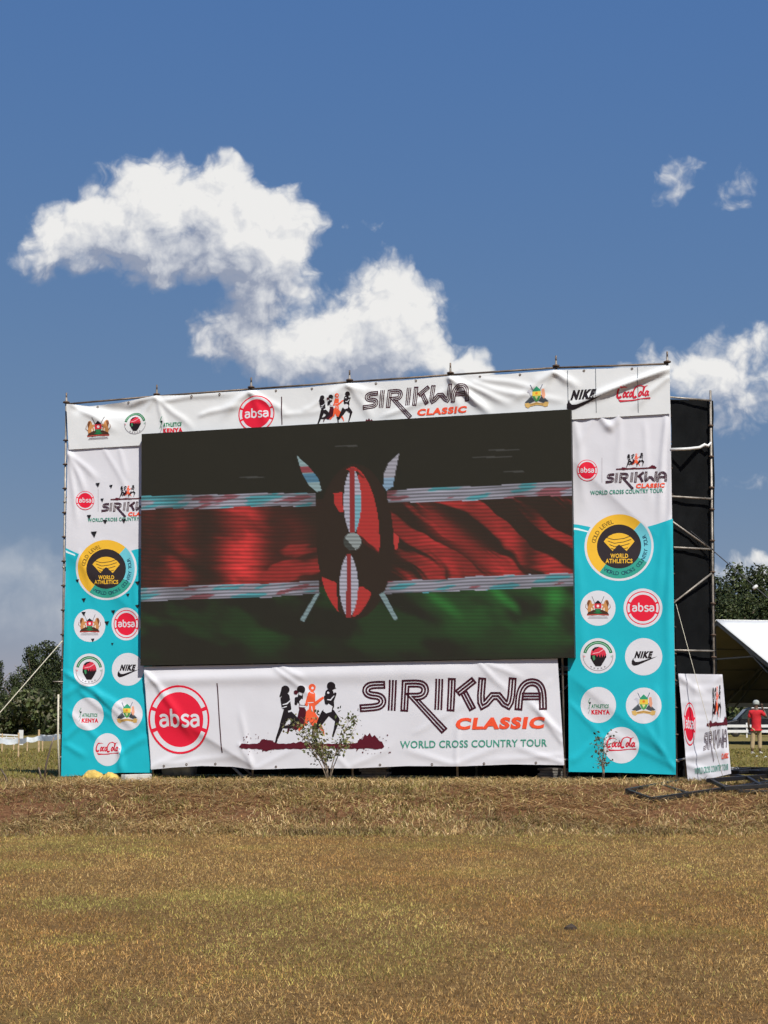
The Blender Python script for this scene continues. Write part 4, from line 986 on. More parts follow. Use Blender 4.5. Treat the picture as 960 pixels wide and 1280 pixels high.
# ------------------------------------------------------------------ LED screen: cabinets in 16 x 9, each showing its piece of the picture
def inpoly(x, y, P):
    c = np.zeros(x.shape, bool); n = len(P)
    for i in range(n):
        (x0, y0), (x1, y1) = P[i], P[(i + 1) % n]
        if y0 == y1: continue
        c ^= ((y0 > y) != (y1 > y)) & (x < (x1 - x0) * (y - y0) / (y1 - y0) + x0)
    return c
def flag_picture(x, y):
    """what the screen shows: a waving flag with shield and spears, torn into scan lines"""
    sh = x.shape; out = np.zeros(sh + (3,))
    yt = np.interp(x, [177, 400, 485, 714], [620.5, 616, 612.5, 602.5]) + 2.2 * (fbm(x * .012, x * 0, 5, 2) - .5)
    yb = np.interp(x, [177, 395, 480, 600, 714], [735, 726.5, 727, 720, 716]) + 3.0 * (fbm(x * .012, x * 0 + 4, 6, 2) - .5)
    row = .5 + .5 * np.sin(2 * np.pi * y / 4.7 + 6 * vnoise(x * .02, y * .01, 9)); row2 = .5 + .5 * np.sin(2 * np.pi * y / 4.7)
    jit = (vnoise(y * .43, y * 0, 2) - .5) * 10
    # red cloth
    xr = x + jit * .6
    def bump(c, w): return np.exp(-((xr - c) / w) ** 2)
    left = .75 * bump(222, 20) + 1.45 * bump(303, 26) + .2 * bump(185, 12) + .25 * bump(370, 24)
    dg = (x - 215) * .62 - (y - 690); left = left ** 1.5; left *= 1 - .85 * np.exp(-(dg / 9) ** 2) * sstep(190, 205, x) * sstep(285, 255, x)
    diag = sstep(.0, 22., (y - 640) - (x - 300) * .62)
    left = np.where(x > 305, np.maximum(left * sstep(-26, 4, (y - 622) - (x - 305) * .55), .62 * sstep(.46, .56, fbm((x - y * .9) * .012, (y + x * .3) * .045, 71, 3)) * sstep(665, 690, y)), left)
    wx = x + 26 * (fbm(x * .018, y * .018, 14, 3) - .5); wy = y + 30 * (fbm(x * .014 + 9, y * .02, 15, 3) - .5)
    a = (wx * .62 + wy * .78); b = (-wx * .60 + wy * .80)
    right = sstep(.50, .62, fbm(a * .007 + 3.3, b * .052, 23, 4))
    right = right * (.45 + .75 * bump(550, 30) + .75 * bump(625, 34) + .55 * bump(690, 20)) * (1 - .8 * bump(662, 13))
    core = np.exp(-((y - 664 - (x - 560) * .78) / 13) ** 2) * sstep(515, 545, x) * sstep(655, 620, x); right = np.maximum(right, core * .95)
    fold = .40 + .75 * sstep(.36, .62, fbm((x + y * .7) * .016, (y - x * .45) * .030, 37, 4))
    red = np.where(x < 440, left * fold, right * (.35 + .65 * fold)) * (.45 + .55 * row) * (.65 + .7 * fbm(x * .05, y * .22, 31, 3))
    band = (y > yt + 8) & (y < yb + 8)
    out += np.where(band, red, 0)[..., None] * np.array([.46, .018, .021])
    out += np.where(band, .07 * (.5 + .5 * row), 0)[..., None] * np.array([.25, .02, .02])
    # green cloth
    g = .75 * sstep(.50, .72, fbm((x * .8 + y * .9) * .012, (y - x * .55) * .022, 47, 3)) * (.40 + .5 * sstep(560, 690, x) + .25 * sstep(260, 190, x)) * sstep(828, 742, y) ** .8
    g = g + .9 * np.exp(-(((y - 742) - (x - 622) * .75) / 7) ** 2) * sstep(600, 625, x) * sstep(655, 640, x) + .75 * np.exp(-(((y - 748) - (x - 545) * .7) / 8) ** 2) * sstep(520, 545, x) * sstep(585, 560, x)
    g = g + .9 * np.exp(-((x - 692) / 12) ** 2 - ((y - 750) / 22) ** 2)
    g = g * .9 + .17 * sstep(.38, .62, fbm((x * .7 + y * .9) * .016, (y - x * .5) * .03, 49, 4)) * sstep(834, 800, y)
    out += np.where(y > yb + 8, g * (.6 + .4 * row2), 0)[..., None] * np.array([.012, .17, .022])
    # white bands, tinted where the picture has slipped
    tint = fbm(x * .032 + y * .09, y * .09, 61, 3)
    for y0, gaps, h in ((yt, ((395, 484),), 16.5), (yb, ((399, 477),), 16.5)):
        e = fbm(x * .03, y * .35, 63, 2); inb = (y > y0 + 2 * (e - .5)) & (y < y0 + h + 3 * (e - .5))
        for a0, a1 in gaps: inb &= ~((x > a0) & (x < a1))
        line = (.25 + .75 * (.5 + .5 * np.sin(2 * np.pi * (y - y0) / 4.1 + 1))) * (.55 + .6 * fbm(x * .02, y * .3, 65, 2))
        lum = line * (.45 + .55 * np.clip(bump(190, 22) + bump(285, 40) + .8 * bump(350, 30) + bump(520, 40) + bump(600, 50) + bump(690, 40), 0, 1))
        c = np.array([.50, .48, .58]) * lum[..., None]
        teal = sstep(.61, .68, tint); pink = sstep(.37, .31, tint)
        c = c * (1 - teal[..., None]) + teal[..., None] * np.array([.10, .45, .52]) * lum[..., None] * 1.1
        c = c * (1 - pink[..., None]) + pink[..., None] * np.array([.40, .12, .16]) * lum[..., None]
        out = np.where(inb[..., None], c, out)
    # shield
    ex, ey = (x - 444) / 48.0, (y - 677) / 97.0; ins = (ex ** 2 + ey ** 2 < 1)
    k = np.zeros(sh)
    for P in ([(417, 617), (428, 615), (429, 640), (424, 640), (418, 629)], [(432, 587), (440, 583), (456, 584), (482, 600), (490, 640), (486, 700), (455, 680), (446, 668), (448, 590)],
              [(390, 716), (420, 728), (424, 780), (410, 776), (396, 752)], [(447, 735), (453, 733), (480, 752), (466, 772), (443, 780), (440, 774)]): k = np.maximum(k, inpoly(x, y, P) * 1.0)
    k = k * (((x - 436) / 38.5) ** 2 + ((y - 677) / 95.0) ** 2 < 1)
    dk = sstep(.53, .45, fbm((x + y) * .02, (y - x * .8) * .06, 81, 3)) * (x > 446) * (y < 700); k = k * (1 - .92 * dk)
    out = np.where(ins[..., None], (k * (.75 + .25 * row2))[..., None] * np.array([.48, .020, .022]) + .012 * np.array([1., .1, .1]), out)
    # dark wing of the shield at the right, red flecks beyond it
    out = np.where(inpoly(x, y, [(492, 666), (499, 671), (497, 686), (493, 687)])[..., None], np.array([.5, .03, .03]), out)
    for cx, cy, hh, hw in ((440.5, 627, 42, 11), (436, 732, 40, 11.5)):
        t = (y - cy) / hh; wdt = hw * np.sqrt(np.clip(1 - t * t, 0, 1)) ** 1.3
        lens = (np.abs(t) < 1) & (np.abs(x - cx) < wdt); mid = (np.abs(t) < 1) & (np.abs(x - cx) < 3.0)
        c = np.array([.52, .50, .60]) * (.45 + .55 * row2)[..., None]; tq = ((x > cx) & (y > cy - 8) & (cy < 650))[..., None]
        c = np.where(tq, np.array([.22, .48, .58]) * (.6 + .4 * row2)[..., None], c)
        out = np.where(lens[..., None], c, out); out = np.where(mid[..., None], np.array([.26, .014, .02]), out)
    d = ((x - 440.5) ** 2 + (y - 677) ** 2) < 121; out = np.where(d[..., None], np.where(((x - 440) * 1. > (y - 682) * .9)[..., None], .42, .06) * np.array([.8, .9, .9]) * (.5 + .5 * row2)[..., None], out)
    # spears
    L1 = inpoly(x, y, [(371, 569.5), (385, 582), (398, 598), (402, 613), (396, 615), (385, 605), (377, 590)])
    yy = y - 570; stripe = np.where((yy > 13) & (yy < 21), 1, 0)
    c = np.where((stripe > 0)[..., None], np.array([.30, .05, .07]), np.where((yy > 22)[..., None] & (yy < 33)[..., None], np.array([.08, .22, .34]), np.array([.30, .42, .44]))) * (.7 + .3 * row2)[..., None]
    out = np.where(L1[..., None], c, out)
    R1 = inpoly(x, y, [(499, 566.5), (486, 578), (480, 592), (479, 608), (483, 613), (491, 608), (494, 592)])
    out = np.where(R1[..., None], np.where((y > 597)[..., None], np.array([.26, .40, .55]), np.array([.42, .40, .46])) * (.6 + .4 * row2)[..., None], out)
    for P in ([(394, 743), (400, 741), (380, 777), (375, 775)], [(474, 743), (480, 740), (497, 773), (493, 776)]):
        out = np.where(inpoly(x, y, P)[..., None], np.array([.24, .34, .36]) * (.6 + .4 * row2)[..., None], out)
    # stray dim lines in the black
    for (x0, x1, yy0) in ((419, 447, 558), (590, 640, 572), (610, 650, 563), (630, 655, 590), (300, 330, 597)):
        out = np.where(((x > x0) & (x < x1) & (np.abs(y - yy0 + (x - x0) * .03) < .7))[..., None], .045, out)
    return out
def mat_led():
    m, nt, p = nodes_of('led_face'); N, L = nt.nodes, nt.links
    at = N.new('ShaderNodeVertexColor'); at.layer_name = 'Col'
    tc = N.new('ShaderNodeTexCoord'); n = N.new('ShaderNodeTexNoise'); n.inputs['Scale'].default_value = 1.5; n.inputs['Detail'].default_value = 3; L.new(tc.outputs['Object'], n.inputs['Vector'])
    r = N.new('ShaderNodeValToRGB'); L.new(n.outputs['Fac'], r.inputs[0]); r.color_ramp.elements[0].color = (.0185, .0175, .0125, 1); r.color_ramp.elements[1].color = (.0215, .0205, .0145, 1)
    L.new(r.outputs[0], p.inputs['Base Color']); p.inputs['Roughness'].default_value = .8; p.inputs['Specular IOR Level'].default_value = .15
    L.new(at.outputs[0], p.inputs['Emission Color']); p.inputs['Emission Strength'].default_value = .62
    return m
def build_screen():
    M_LED = mat_led(); M_CASE = mat('cabinet_shell', (.02, .02, .02), .6)
    c = [pp(177, 542.5, .17), pp(713.5, 511.5, .17), pp(718, 822, .17), pp(175.5, 832, .17)]
    TL, TR, BR, BL = [np.array(q) for q in c]; nx, ny = 16, 9; gx, gy = 27, 30; th = .16; n3 = np.array(NX)
    root = empty('led_screen', tuple(c[3] - NX * .1), label='large LED wall screen showing a waving flag with shield and crossed spears', cat='screen')
    def P(u, v): return ((1 - u) * (1 - v))[..., None] * TL + (u * (1 - v))[..., None] * TR + (u * v)[..., None] * BR + ((1 - u) * v)[..., None] * BL
    r = np.random.default_rng(4); gap = .00001
    def uv(i, j): return np.meshgrid(np.linspace(i / nx + gap * .55, (i + 1) / nx - gap * .55, gx), np.linspace(j / ny + gap, (j + 1) / ny - gap, gy))
    U = np.array([[uv(i, j) for j in range(ny)] for i in range(nx)]); CALL = flag_picture(*to_px(P(U[:, :, 0], U[:, :, 1])))
    for i in range(nx):
        for j in range(ny):
            u, v = uv(i, j)
            Q = P(u, v) + n3 * (r.random() * .0002); C = CALL[i, j].reshape(-1, 3)
            k = np.arange(gx * gy).reshape(gy, gx); Fq = np.stack([k[:-1, :-1], k[1:, :-1], k[1:, 1:], k[:-1, 1:]], -1).reshape(-1, 4)
            rim = np.concatenate([k[0, :], k[1:, -1], k[-1, -2::-1], k[-2:0:-1, 0]]); V = Q.reshape(-1, 3); nb = len(V)
            back = V[rim] - n3 * th; m = len(rim); q = np.arange(m)
            Fs = np.stack([rim[q], rim[(q + 1) % m], nb + (q + 1) % m, nb + q], -1)
            me = bulk_mesh('panel', np.concatenate([V, back]), np.concatenate([Fq, Fs]), np.concatenate([C, np.zeros((m, 3))]))
            me.materials.append(M_LED); me.materials.append(M_CASE)
            mi = np.zeros(len(me.polygons), np.int32); mi[len(Fq):] = 1; me.polygons.foreach_set('use_smooth', [False] * len(me.polygons)); me.polygons.foreach_set('material_index', mi)
            link('panel', me, [], root)
    m = MB()
    for z in (.15, .5, .85):
        a = TL * (1 - z) + BL * z; b = TR * (1 - z) + BR * z
        m.bar(Vector(a) - NX * .19, Vector(b) - NX * .19, .05, .05)
    m.build('mounting_rail', M_STEELD, root)
build_screen()
# ------------------------------------------------------------------ trees and bushes
def crown_mesh(name, clumps, per, leaf, pal, seed):
    """leaf-sized faces on the shells of many clumps; each leaf a bent quad"""
    r = np.random.default_rng(seed); V = []; C = []
    for (cx, cy, cz, rx, rz) in clumps:
        n = int(per * rx * rz); d = r.normal(size=(n, 3)); d /= np.linalg.norm(d, axis=1, keepdims=True)
        rad = .55 + .5 * r.random(n) ** .6; lump = .75 + .5 * fbm(d[:, 0] * 2.2 + cx, d[:, 2] * 2.2 + cz, seed, 2)
        p = np.array([cx, cy, cz]) + d * np.array([rx, rx, rz]) * (rad * lump)[:, None]
        nrm = d + .7 * r.normal(size=(n, 3)); nrm /= np.linalg.norm(nrm, axis=1, keepdims=True)
        t = np.cross(nrm, r.normal(size=(n, 3))); t /= np.linalg.norm(t, axis=1, keepdims=True) + 1e-9; b = np.cross(nrm, t)
        s = (leaf * (.5 + r.random(n)))[:, None]
        V.append(np.stack([p - t * s, p + b * s * .55, p + t * s, p - b * s * .55], 1))
        c = pal[r.integers(0, len(pal), n)] * (.55 + .8 * r.random(n))[:, None] * (.8 + .4 * r.random())
        C.append(np.repeat(c[:, None], 4, 1))
    V = np.concatenate(V).reshape(-1, 3); C = np.concatenate(C).reshape(-1, 3)
    Q = np.arange(len(V)).reshape(-1, 4); me = bulk_mesh(name, V, Q, C); me.materials.append(M_LEAF); return me
FOL = np.array([(.050, .070, .022), (.036, .052, .018), (.075, .092, .030), (.060, .066, .026), (.028, .042, .016)])
FOL2 = np.array([(.070, .090, .030), (.050, .070, .022), (.11, .125, .045), (.20, .19, .12)])
def tree_kind(seed, h, w, base, per, leaf, narrow):
    rr = random.Random(seed); cl = []
    n = 42
    for i in range(n):
        t = (i + rr.random()) / n; z = h * (base + (1 - base) * t)
        prof = w * .5 * (math.sin(math.pi * min(1, (t * .86 + .14))) ** .6 * (1 - narrow * t))
        a = rr.random() * 6.28; q = prof * math.sqrt(rr.random()) * .8; k = (.27 + .18 * rr.random()) * w * (1.05 - .60 * t)
        cl.append((q * math.cos(a), q * math.sin(a), z, k, k * .85))
    crown = crown_mesh('crown', cl, per, leaf, FOL, seed)
    m = MB(); lean = rr.uniform(-.03, .03) * h
    m.tube([(0, 0, -.2), (lean * .3, 0, h * .3), (lean, 0, h * .62), (lean, 0, h * .88)], [.026 * h, .020 * h, .013 * h, .004 * h], 8)
    for i in range(7):
        a = rr.random() * 6.28; z0 = h * rr.uniform(max(.25, base * .9), .7); L = w * rr.uniform(.22, .4)
        m.tube([(lean * z0 / h, 0, z0), (L * .5 * math.cos(a), L * .5 * math.sin(a), z0 + L * .45), (L * math.cos(a), L * math.sin(a), z0 + L)], [.008 * h, .006 * h, .002 * h], 6)
    trunk = m.mesh('trunk'); trunk.materials.append(M_BARK)
    return trunk, crown
KIND = {'low': [tree_kind(s, 8.5, w, .02, 260, .115, .58) for s, w in ((1, 4.2), (2, 4.7), (5, 4.4))],
        'tall': [tree_kind(s, 17.5, w, .22, 105, .18, .60) for s, w in ((3, 6.6), (4, 7.2), (6, 6.9))]}
def put_tree(kind, v, px, top, D, label, group, name='tree'):
    trunk, crown = KIND[kind][v]; H0 = 8.5 if kind == 'low' else 17.5
    x = (px - 480) / F * D; h = (HZ - top) / F * D + (CAMZ - BANK_TOP); k = h / (H0 * 1.04)
    o = empty(name, (x, D, BANK_TOP), label=label, cat='tree', group=group)
    for nm, me in (('trunk', trunk), ('crown', crown)):
        c = bpy.data.objects.new(nm, me); COL.objects.link(c); c.parent = o
    o.scale = (k, k, k); o.rotation_euler = (0, 0, px * .7)
for i, (px, top, D) in enumerate([(40, 808, 180), (61, 803, 184), (20, 842, 176), (-2, 826, 188), (78, 822, 180), (52, 846, 172), (95, 815, 186), (120, 830, 180), (-38, 832, 184), (8, 866, 172), (32, 862, 170), (70, 862, 170)]):
    put_tree('low', i % 3, px, top, D, {803: 'tallest pointed dark tree of the row beyond the barrier tape', 808: 'pointed dark tree next to the tallest one beyond the barrier tape'}.get(top,
             'dense dark green tree of the row beyond the stakes and tape' if top < 840 else 'lower dark tree standing in front of the row beyond the tape'), 'row of trees beyond the tape')
for i, (px, top, D) in enumerate([(921, 704, 200), (950, 708, 206), (899, 722, 196), (934, 742, 192), (975, 716, 200), (1005, 704, 206), (870, 730, 204), (912, 745, 188), (1035, 725, 198), (962, 738, 190), (1062, 712, 202), (1090, 722, 198)]):
    put_tree('tall', i % 3, px, top, D, {921: 'tall pointed eucalyptus rising over the peak of the white marquee', 899: 'eucalyptus beside the scaffold\'s outer tube, behind the white marquee'}.get(px,
             'tall dark eucalyptus standing behind the white marquee' if top < 735 else 'shorter eucalyptus standing in front of the tall ones behind the marquee'), 'tall trees behind the marquee')
BUSH = [crown_mesh('foliage', [(random.Random(k * 9 + j).uniform(-2.2, 2.2), random.Random(k * 7 + j).uniform(-.8, .8), random.Random(k + j * 3).uniform(.4, 2.6), 1.1, .9) for j in range(9)], 150, .20, FOL2, 40 + k) for k in range(3)]
def put_bush(px, D, s, v, label, group):
    o = tag(bpy.data.objects.new('bush', BUSH[v]), label, 'bush', group); COL.objects.link(o)
    o.location = ((px - 480) / F * D, D, BANK_TOP); o.scale = (s, s, s); o.rotation_euler = (0, 0, px)
for i, px in enumerate((4, 30, 56, 80, 104, -24)): put_bush(px, 160 + 3 * (i % 2), .8 + .2 * (i % 3), i % 3, 'pale tipped bush at the foot of the tree row', 'bushes at the foot of the tree row')
for i, px in enumerate((880, 902, 922, 944, 966, 990, 1015)): put_bush(px, 172 + 4 * (i % 2), 1.15 + .2 * (i % 2), i % 3, 'leafy bush behind the marquee, seen under its roof', 'bushes seen under the marquee')

# ------------------------------------------------------------------ marquee
def build_tent():
    ap = at_depth(895.5, 775, 100.0); nc = at_depth(1012, 871, 90.0)
    u = Vector((nc.x - ap.x, nc.y - ap.y, 0)); half = u.length; u.normalize()          # from the ridge towards the near eave
    rd = Vector((-u.y, u.x, 0));  rd = rd if rd.x > 0 else -rd                          # along the ridge, to the right
    he, hr = nc.z, ap.z; Ln = 20.0
    t = empty('marquee', (ap.x, ap.y, BANK_TOP), label='large white ridge marquee with an open end behind the scaffold', cat='tent')
    m_pvc = mat('white_pvc_roof', (.74, .74, .70), .5, 0, .05, .6, .1, 3); m_shade = mat('roof_shade_brown', (.19, .165, .125), .8, 0, .1, 1); m_fr = mat('dark_tent_frame', (.10, .095, .085), .5, .3, .2, 5)
    g = Vector((ap.x, ap.y, 0))
    for sgn, nm in ((1, 'roof_slope'), (-1, 'roof_slope')):
        n1, n2 = 30, 14; V = []; 
        for a in range(n1 + 1):
            for b in range(n2 + 1):
                q = a / n1; w = b / n2; sag = -.10 * math.sin(math.pi * ((q * 4) % 1)) * math.sin(math.pi * w) * 1.0
                p = g + rd * (Ln * q) + u * (sgn * half * w); V.append((p.x, p.y, hr + (he - hr) * w + sag))
        Fq = [(a * (n2 + 1) + b, a * (n2 + 1) + b + 1, (a + 1) * (n2 + 1) + b + 1, (a + 1) * (n2 + 1) + b) for a in range(n1) for b in range(n2)]
        o = MB().add(V, Fq, True).build(nm, m_pvc, t); so = o.modifiers.new('thickness', 'SOLIDIFY'); so.thickness = .03
        MB().add([(x, y, z - .07) for x, y, z in V], Fq, True).build('roof_shade_sheet', m_shade, t)  # added dark sheet: the shade under the roof put into its colour
        val = MB(); p0 = g + u * (sgn * half); p1 = p0 + rd * Ln
        val.add([(p0.x, p0.y, he), (p1.x, p1.y, he), (p1.x, p1.y, he - .3), (p0.x, p0.y, he - .3)], [(0, 1, 2, 3)]).build('valance', m_pvc, t)
    for k in range(5):
        o = g + rd * (Ln * k / 4 + (.08 if k == 0 else 0))
        for sgn in (1, -1):
            e = o + u * (sgn * half * .985); a = Vector((o.x, o.y, hr - .14)); b = Vector((e.x, e.y, he - .10))
            MB().bar(a, b, .12, .22).build('rafter', m_fr, t)
            MB().bar(Vector((e.x, e.y, BANK_TOP - .05)), b, .12, .12).build('leg', m_fr, t)
            c = a.lerp(b, .30); d = o + u * (sgn * half * .62); MB().bar(c - Vector((0, 0, .1)), Vector((e.x, e.y, he - 1.0)).lerp(c, .12) , .07, .07).build('knee_brace', m_fr, t)
        p = o + u * half * .42; q = o - u * half * .42
        MB().bar(Vector((p.x, p.y, hr + (he - hr) * .42 - .3)), Vector((q.x, q.y, hr + (he - hr) * .42 - .3)), .07, .07).build('tie_beam', m_fr, t)
    for w in (-.8, -.55, -.3, 0, .3, .55, .8):
        p = g + u * (half * w); z = hr + (he - hr) * abs(w) - .16
        MB().bar(Vector((p.x, p.y, z)), Vector((p.x + rd.x * Ln, p.y + rd.y * Ln, z)), .06, .08).build('purlin', m_fr, t)
build_tent()

# ------------------------------------------------------------------ dark van, barrier, person
def build_van():
    D = 148.0; x0 = (903 - 480) / F * D
    v = empty('van', (x0, D, BANK_TOP), label='dark van parked behind the white rail barrier', cat='van')
    m_b = mat('dark_car_paint', (.012, .013, .016), .25, .2, .1, 3); m_g = mat('car_glass', (.03, .045, .045), .08, 0, .3, 1.2, spec=.8); m_t = mat('tyre_rubber', (.015, .015, .015), .85)
    m_l = mat('headlamp', (.5, .5, .5), .2); m_r = mat('wheel_rim', (.25, .25, .26), .4, .6)
    prof = [(0, .35), (0, .95), (.12, 1.12), (.95, 1.30), (1.75, 2.12), (2.1, 2.25), (4.7, 2.25), (4.95, 2.05), (5.0, 1.2), (5.0, .35)]
    MB().prism([(x0 + a, BANK_TOP + b) for a, b in prof], D, D + 1.8).build('body', m_b, v, .06)
    w = [(1.12, 1.36), (1.86, 2.08), (2.30, 2.10), (2.30, 1.36)]
    MB().prism([(x0 + a, BANK_TOP + b) for a, b in w], D - .02, D + .01).build('side_window', m_g, v)
    for a in (2.42, 3.6): MB().prism([(x0 + a, BANK_TOP + 1.36), (x0 + a, BANK_TOP + 2.08), (x0 + a + 1.08, BANK_TOP + 2.08), (x0 + a + 1.08, BANK_TOP + 1.36)], D - .02, D + .01).build('side_window', m_g, v)
    MB().add([(x0 + .94, D + .12, BANK_TOP + 1.32), (x0 + 1.72, D + .18, BANK_TOP + 2.10), (x0 + 1.72, D + 1.62, BANK_TOP + 2.10), (x0 + .94, D + 1.68, BANK_TOP + 1.32)], [(0, 1, 2, 3)]).build('windscreen', m_g, v)
    for a in (.85, 4.1):
        M = Matrix.Rotation(math.pi / 2, 3, 'X'); wb = MB(); wb.lathe((x0 + a, D + .08, BANK_TOP + .34), [(.2, -.1), (.34, -.1), (.36, -.06), (.36, .06), (.34, .1), (.2, .1)], 18, M)
        wh = wb.build('wheel', m_t, v); MB().lathe((x0 + a, D - .03, BANK_TOP + .34), [(.0, .0), (.2, .0), (.2, -.05)], 14, M).build('rim', m_r, wh)
    MB().box((x0 + .03, D + .25, BANK_TOP + .85), (.08, .35, .18)).build('headlamp', m_l, v); MB().box((x0 + .03, D + 1.55, BANK_TOP + .85), (.08, .35, .18)).build('headlamp', m_l, v)
    MB().box((x0 + 1.25, D - .1, BANK_TOP + 1.42), (.12, .2, .18)).build('mirror', m_b, v); MB().box((x0 + .0, D + .9, BANK_TOP + .5), (.16, 1.7, .2)).build('bumper', m_b, v)
build_van()
def rail_barrier(x0, x1, D, label):
    b = empty('rail_barrier', (x0, D, BANK_TOP), label=label, cat='barrier')
    for z in (.46, .84): MB().box(((x0 + x1) / 2, D, BANK_TOP + z), (x1 - x0, .05, .20)).build('rail', M_WHITE, b)
    n = 4
    for k in range(n): MB().box((x0 + .1 + (x1 - x0 - .2) * k / (n - 1), D + .06, BANK_TOP + .52), (.10, .06, 1.10)).build('post', M_WHITE, b)
rail_barrier((870 - 480) / F * 140, (962 - 480) / F * 140, 140.0, 'white three rail barrier in front of the dark van')
rail_barrier((965 - 480) / F * 140, (1050 - 480) / F * 140, 140.3, 'white three rail barrier past the person in red')

def skin_mesh(name, verts, edges, radii, root, mat_, parent, sub=2):
    me = bpy.data.meshes.new(name); me.from_pydata(verts, edges, []); me.update()
    o = bpy.data.objects.new(name, me); COL.objects.link(o); o.parent = parent; me.materials.append(mat_)
    o.modifiers.new('skin', 'SKIN')
    if not me.skin_vertices: 
        bpy.context.view_layer.objects.active = o
    for i, s in enumerate(me.skin_vertices[0].data): s.radius = radii[i] if isinstance(radii[i], tuple) else (radii[i], radii[i]); s.use_root = (i == root)
    m = o.modifiers.new('smooth', 'SUBSURF'); m.levels = sub; m.render_levels = sub
    o.modifiers['skin'].use_smooth_shade = True
    return o
def build_person():
    # seen from behind, turned a little right, one hand raised to the ear, the other holding something white
    p = on_ground(946, 942, 50); p.z = gz(p.x, p.y)
    P = empty('person', tuple(p), label='person in red shirt, tan trousers and grey cap, hand raised to the head', cat='person')
    P.rotation_euler = (0, 0, math.radians(-25)); P.scale = (1.03,) * 3
    skin = mat('dark_skin', (.10, .055, .035), .55); red = mat('red_shirt', (.50, .010, .018), .8, 0, .12, 12); tan = mat('tan_trousers', (.36, .27, .15), .85, 0, .15, 10)
    shoe = mat('pale_shoes', (.55, .52, .46), .7); cap = mat('grey_cap', (.34, .36, .34), .8); phone = mat('white_packet', (.7, .7, .72), .6)
    # body (faces +y, away from the camera)
    V = [(0, 0, .95), (0, .01, 1.12), (0, .02, 1.32), (0, .0, 1.46), (0, .02, 1.55), (0, .05, 1.66), (0, .05, 1.75),
         (-.19, .0, 1.42), (-.27, -.02, 1.15), (-.27, .06, .90), (-.26, .10, .80),
         (.19, .0, 1.42), (.34, .10, 1.24), (.25, .16, 1.46), (.17, .13, 1.62),
         (-.10, 0, .90), (-.12, -.03, .50), (-.14, -.08, .09), (-.15, .08, .035),
         (.10, 0, .90), (.10, .06, .50), (.10, .04, .09), (.12, .20, .035)]
    E = [(0, 1), (1, 2), (2, 3), (3, 4), (4, 5), (5, 6), (3, 7), (7, 8), (8, 9), (9, 10), (3, 11), (11, 12), (12, 13), (13, 14), (0, 15), (15, 16), (16, 17), (17, 18), (0, 19), (19, 20), (20, 21), (21, 22)]
    R = [(.12, .085), (.125, .085), (.14, .095), (.10, .08), .055, (.085, .10), .07, .06, .045, .035, .03, .06, .045, .035, .03, (.07, .07), .055, .042, .035, (.07, .07), .055, .042, .035]
    body = skin_mesh('body', V, E, R, 0, skin, P)
    g = 1.16
    sv = [V[0], V[1], V[2], V[3], (0, .01, 1.50), V[7], (-.245, -.012, 1.21), V[11], (.30, .065, 1.29)]
    skin_mesh('shirt', [(0, .01, .80)] + sv, [(0, 1), (1, 2), (2, 3), (3, 4), (4, 5), (4, 6), (6, 7), (4, 8), (8, 9)], [(.185, .15), (.18, .145), (.185, .14), (.20, .145), (.14, .115), .06, .08, .07, .08, .07], 1, red, P)
    skin_mesh('trousers', [(0, 0, .93), (-.085, 0, .84), V[16], (-.137, -.07, .13), (.085, 0, .84), V[20], (.10, .045, .13)], [(0, 1), (1, 2), (2, 3), (0, 4), (4, 5), (5, 6)], [(.14, .11), (.095, .10), .085, .075, (.095, .10), .085, .075], 0, tan, P)
    for x, y in ((-.145, .03), (.11, .14)):
        s = MB(); n = 10; prof = [(-.11, .03, .035), (-.06, .045, .05), (.02, .05, .045), (.09, .052, .032), (.14, .04, .022)]
        vs = []; fs = []
        for (a, w, h) in prof: vs += [(x - w, y + a - .05, 0), (x - w * .9, y + a - .05, h), (x, y + a - .05, h * 1.7), (x + w * .9, y + a - .05, h), (x + w, y + a - .05, 0)]
        for i in range(4): fs += [(i * 5 + q, i * 5 + q + 1, i * 5 + q + 6, i * 5 + q + 5) for q in range(4)]
        fs += [(0, 1, 2, 3, 4), (24, 23, 22, 21, 20)]; o = s.add(vs, fs, True).build('shoe', shoe); o.parent = P
    c = MB(); c.lathe((0, .05, 1.70), [(.112, -.01), (.116, .04), (.10, .10), (.06, .135), (.0, .145)], 16); co = c.build('cap', cap); co.parent = P
    pk = MB().add([(-.07, .13, 1.685), (.07, .13, 1.685), (.055, .25, 1.665), (-.055, .25, 1.665)], [(0, 1, 2, 3)]).build('cap_peak', cap); pk.parent = P
    # fingers: five short chains on each hand
    for hx, hy, hz, dz, s in ((-.26, .10, .80, -1, 1), (.17, .13, 1.62, 1, -1)):
        for k in range(5):
            a = (k - 2) * .016; L = (.05, .075, .085, .078, .06)[k]
            b = (hx + a, hy + .01, hz + dz * .02); c2 = (hx + a * 1.1, hy + .02, hz + dz * (.02 + L * .55)); d = (hx + a * 1.1 + .01 * s, hy + .035, hz + dz * (.02 + L * .9))
            if k == 0: c2 = (hx + a - .02 * s, hy + .03, hz + dz * .04); d = (hx + a - .02 * s, hy + .05, hz + dz * .065)
            f = MB().tube([b, c2, d], [.010, .009, .007], 6).build('finger', skin); f.parent = P
    pk = MB().box((-.26, .13, .735), (.10, .03, .15)).build('held_packet', phone); pk.parent = P; 
build_person()

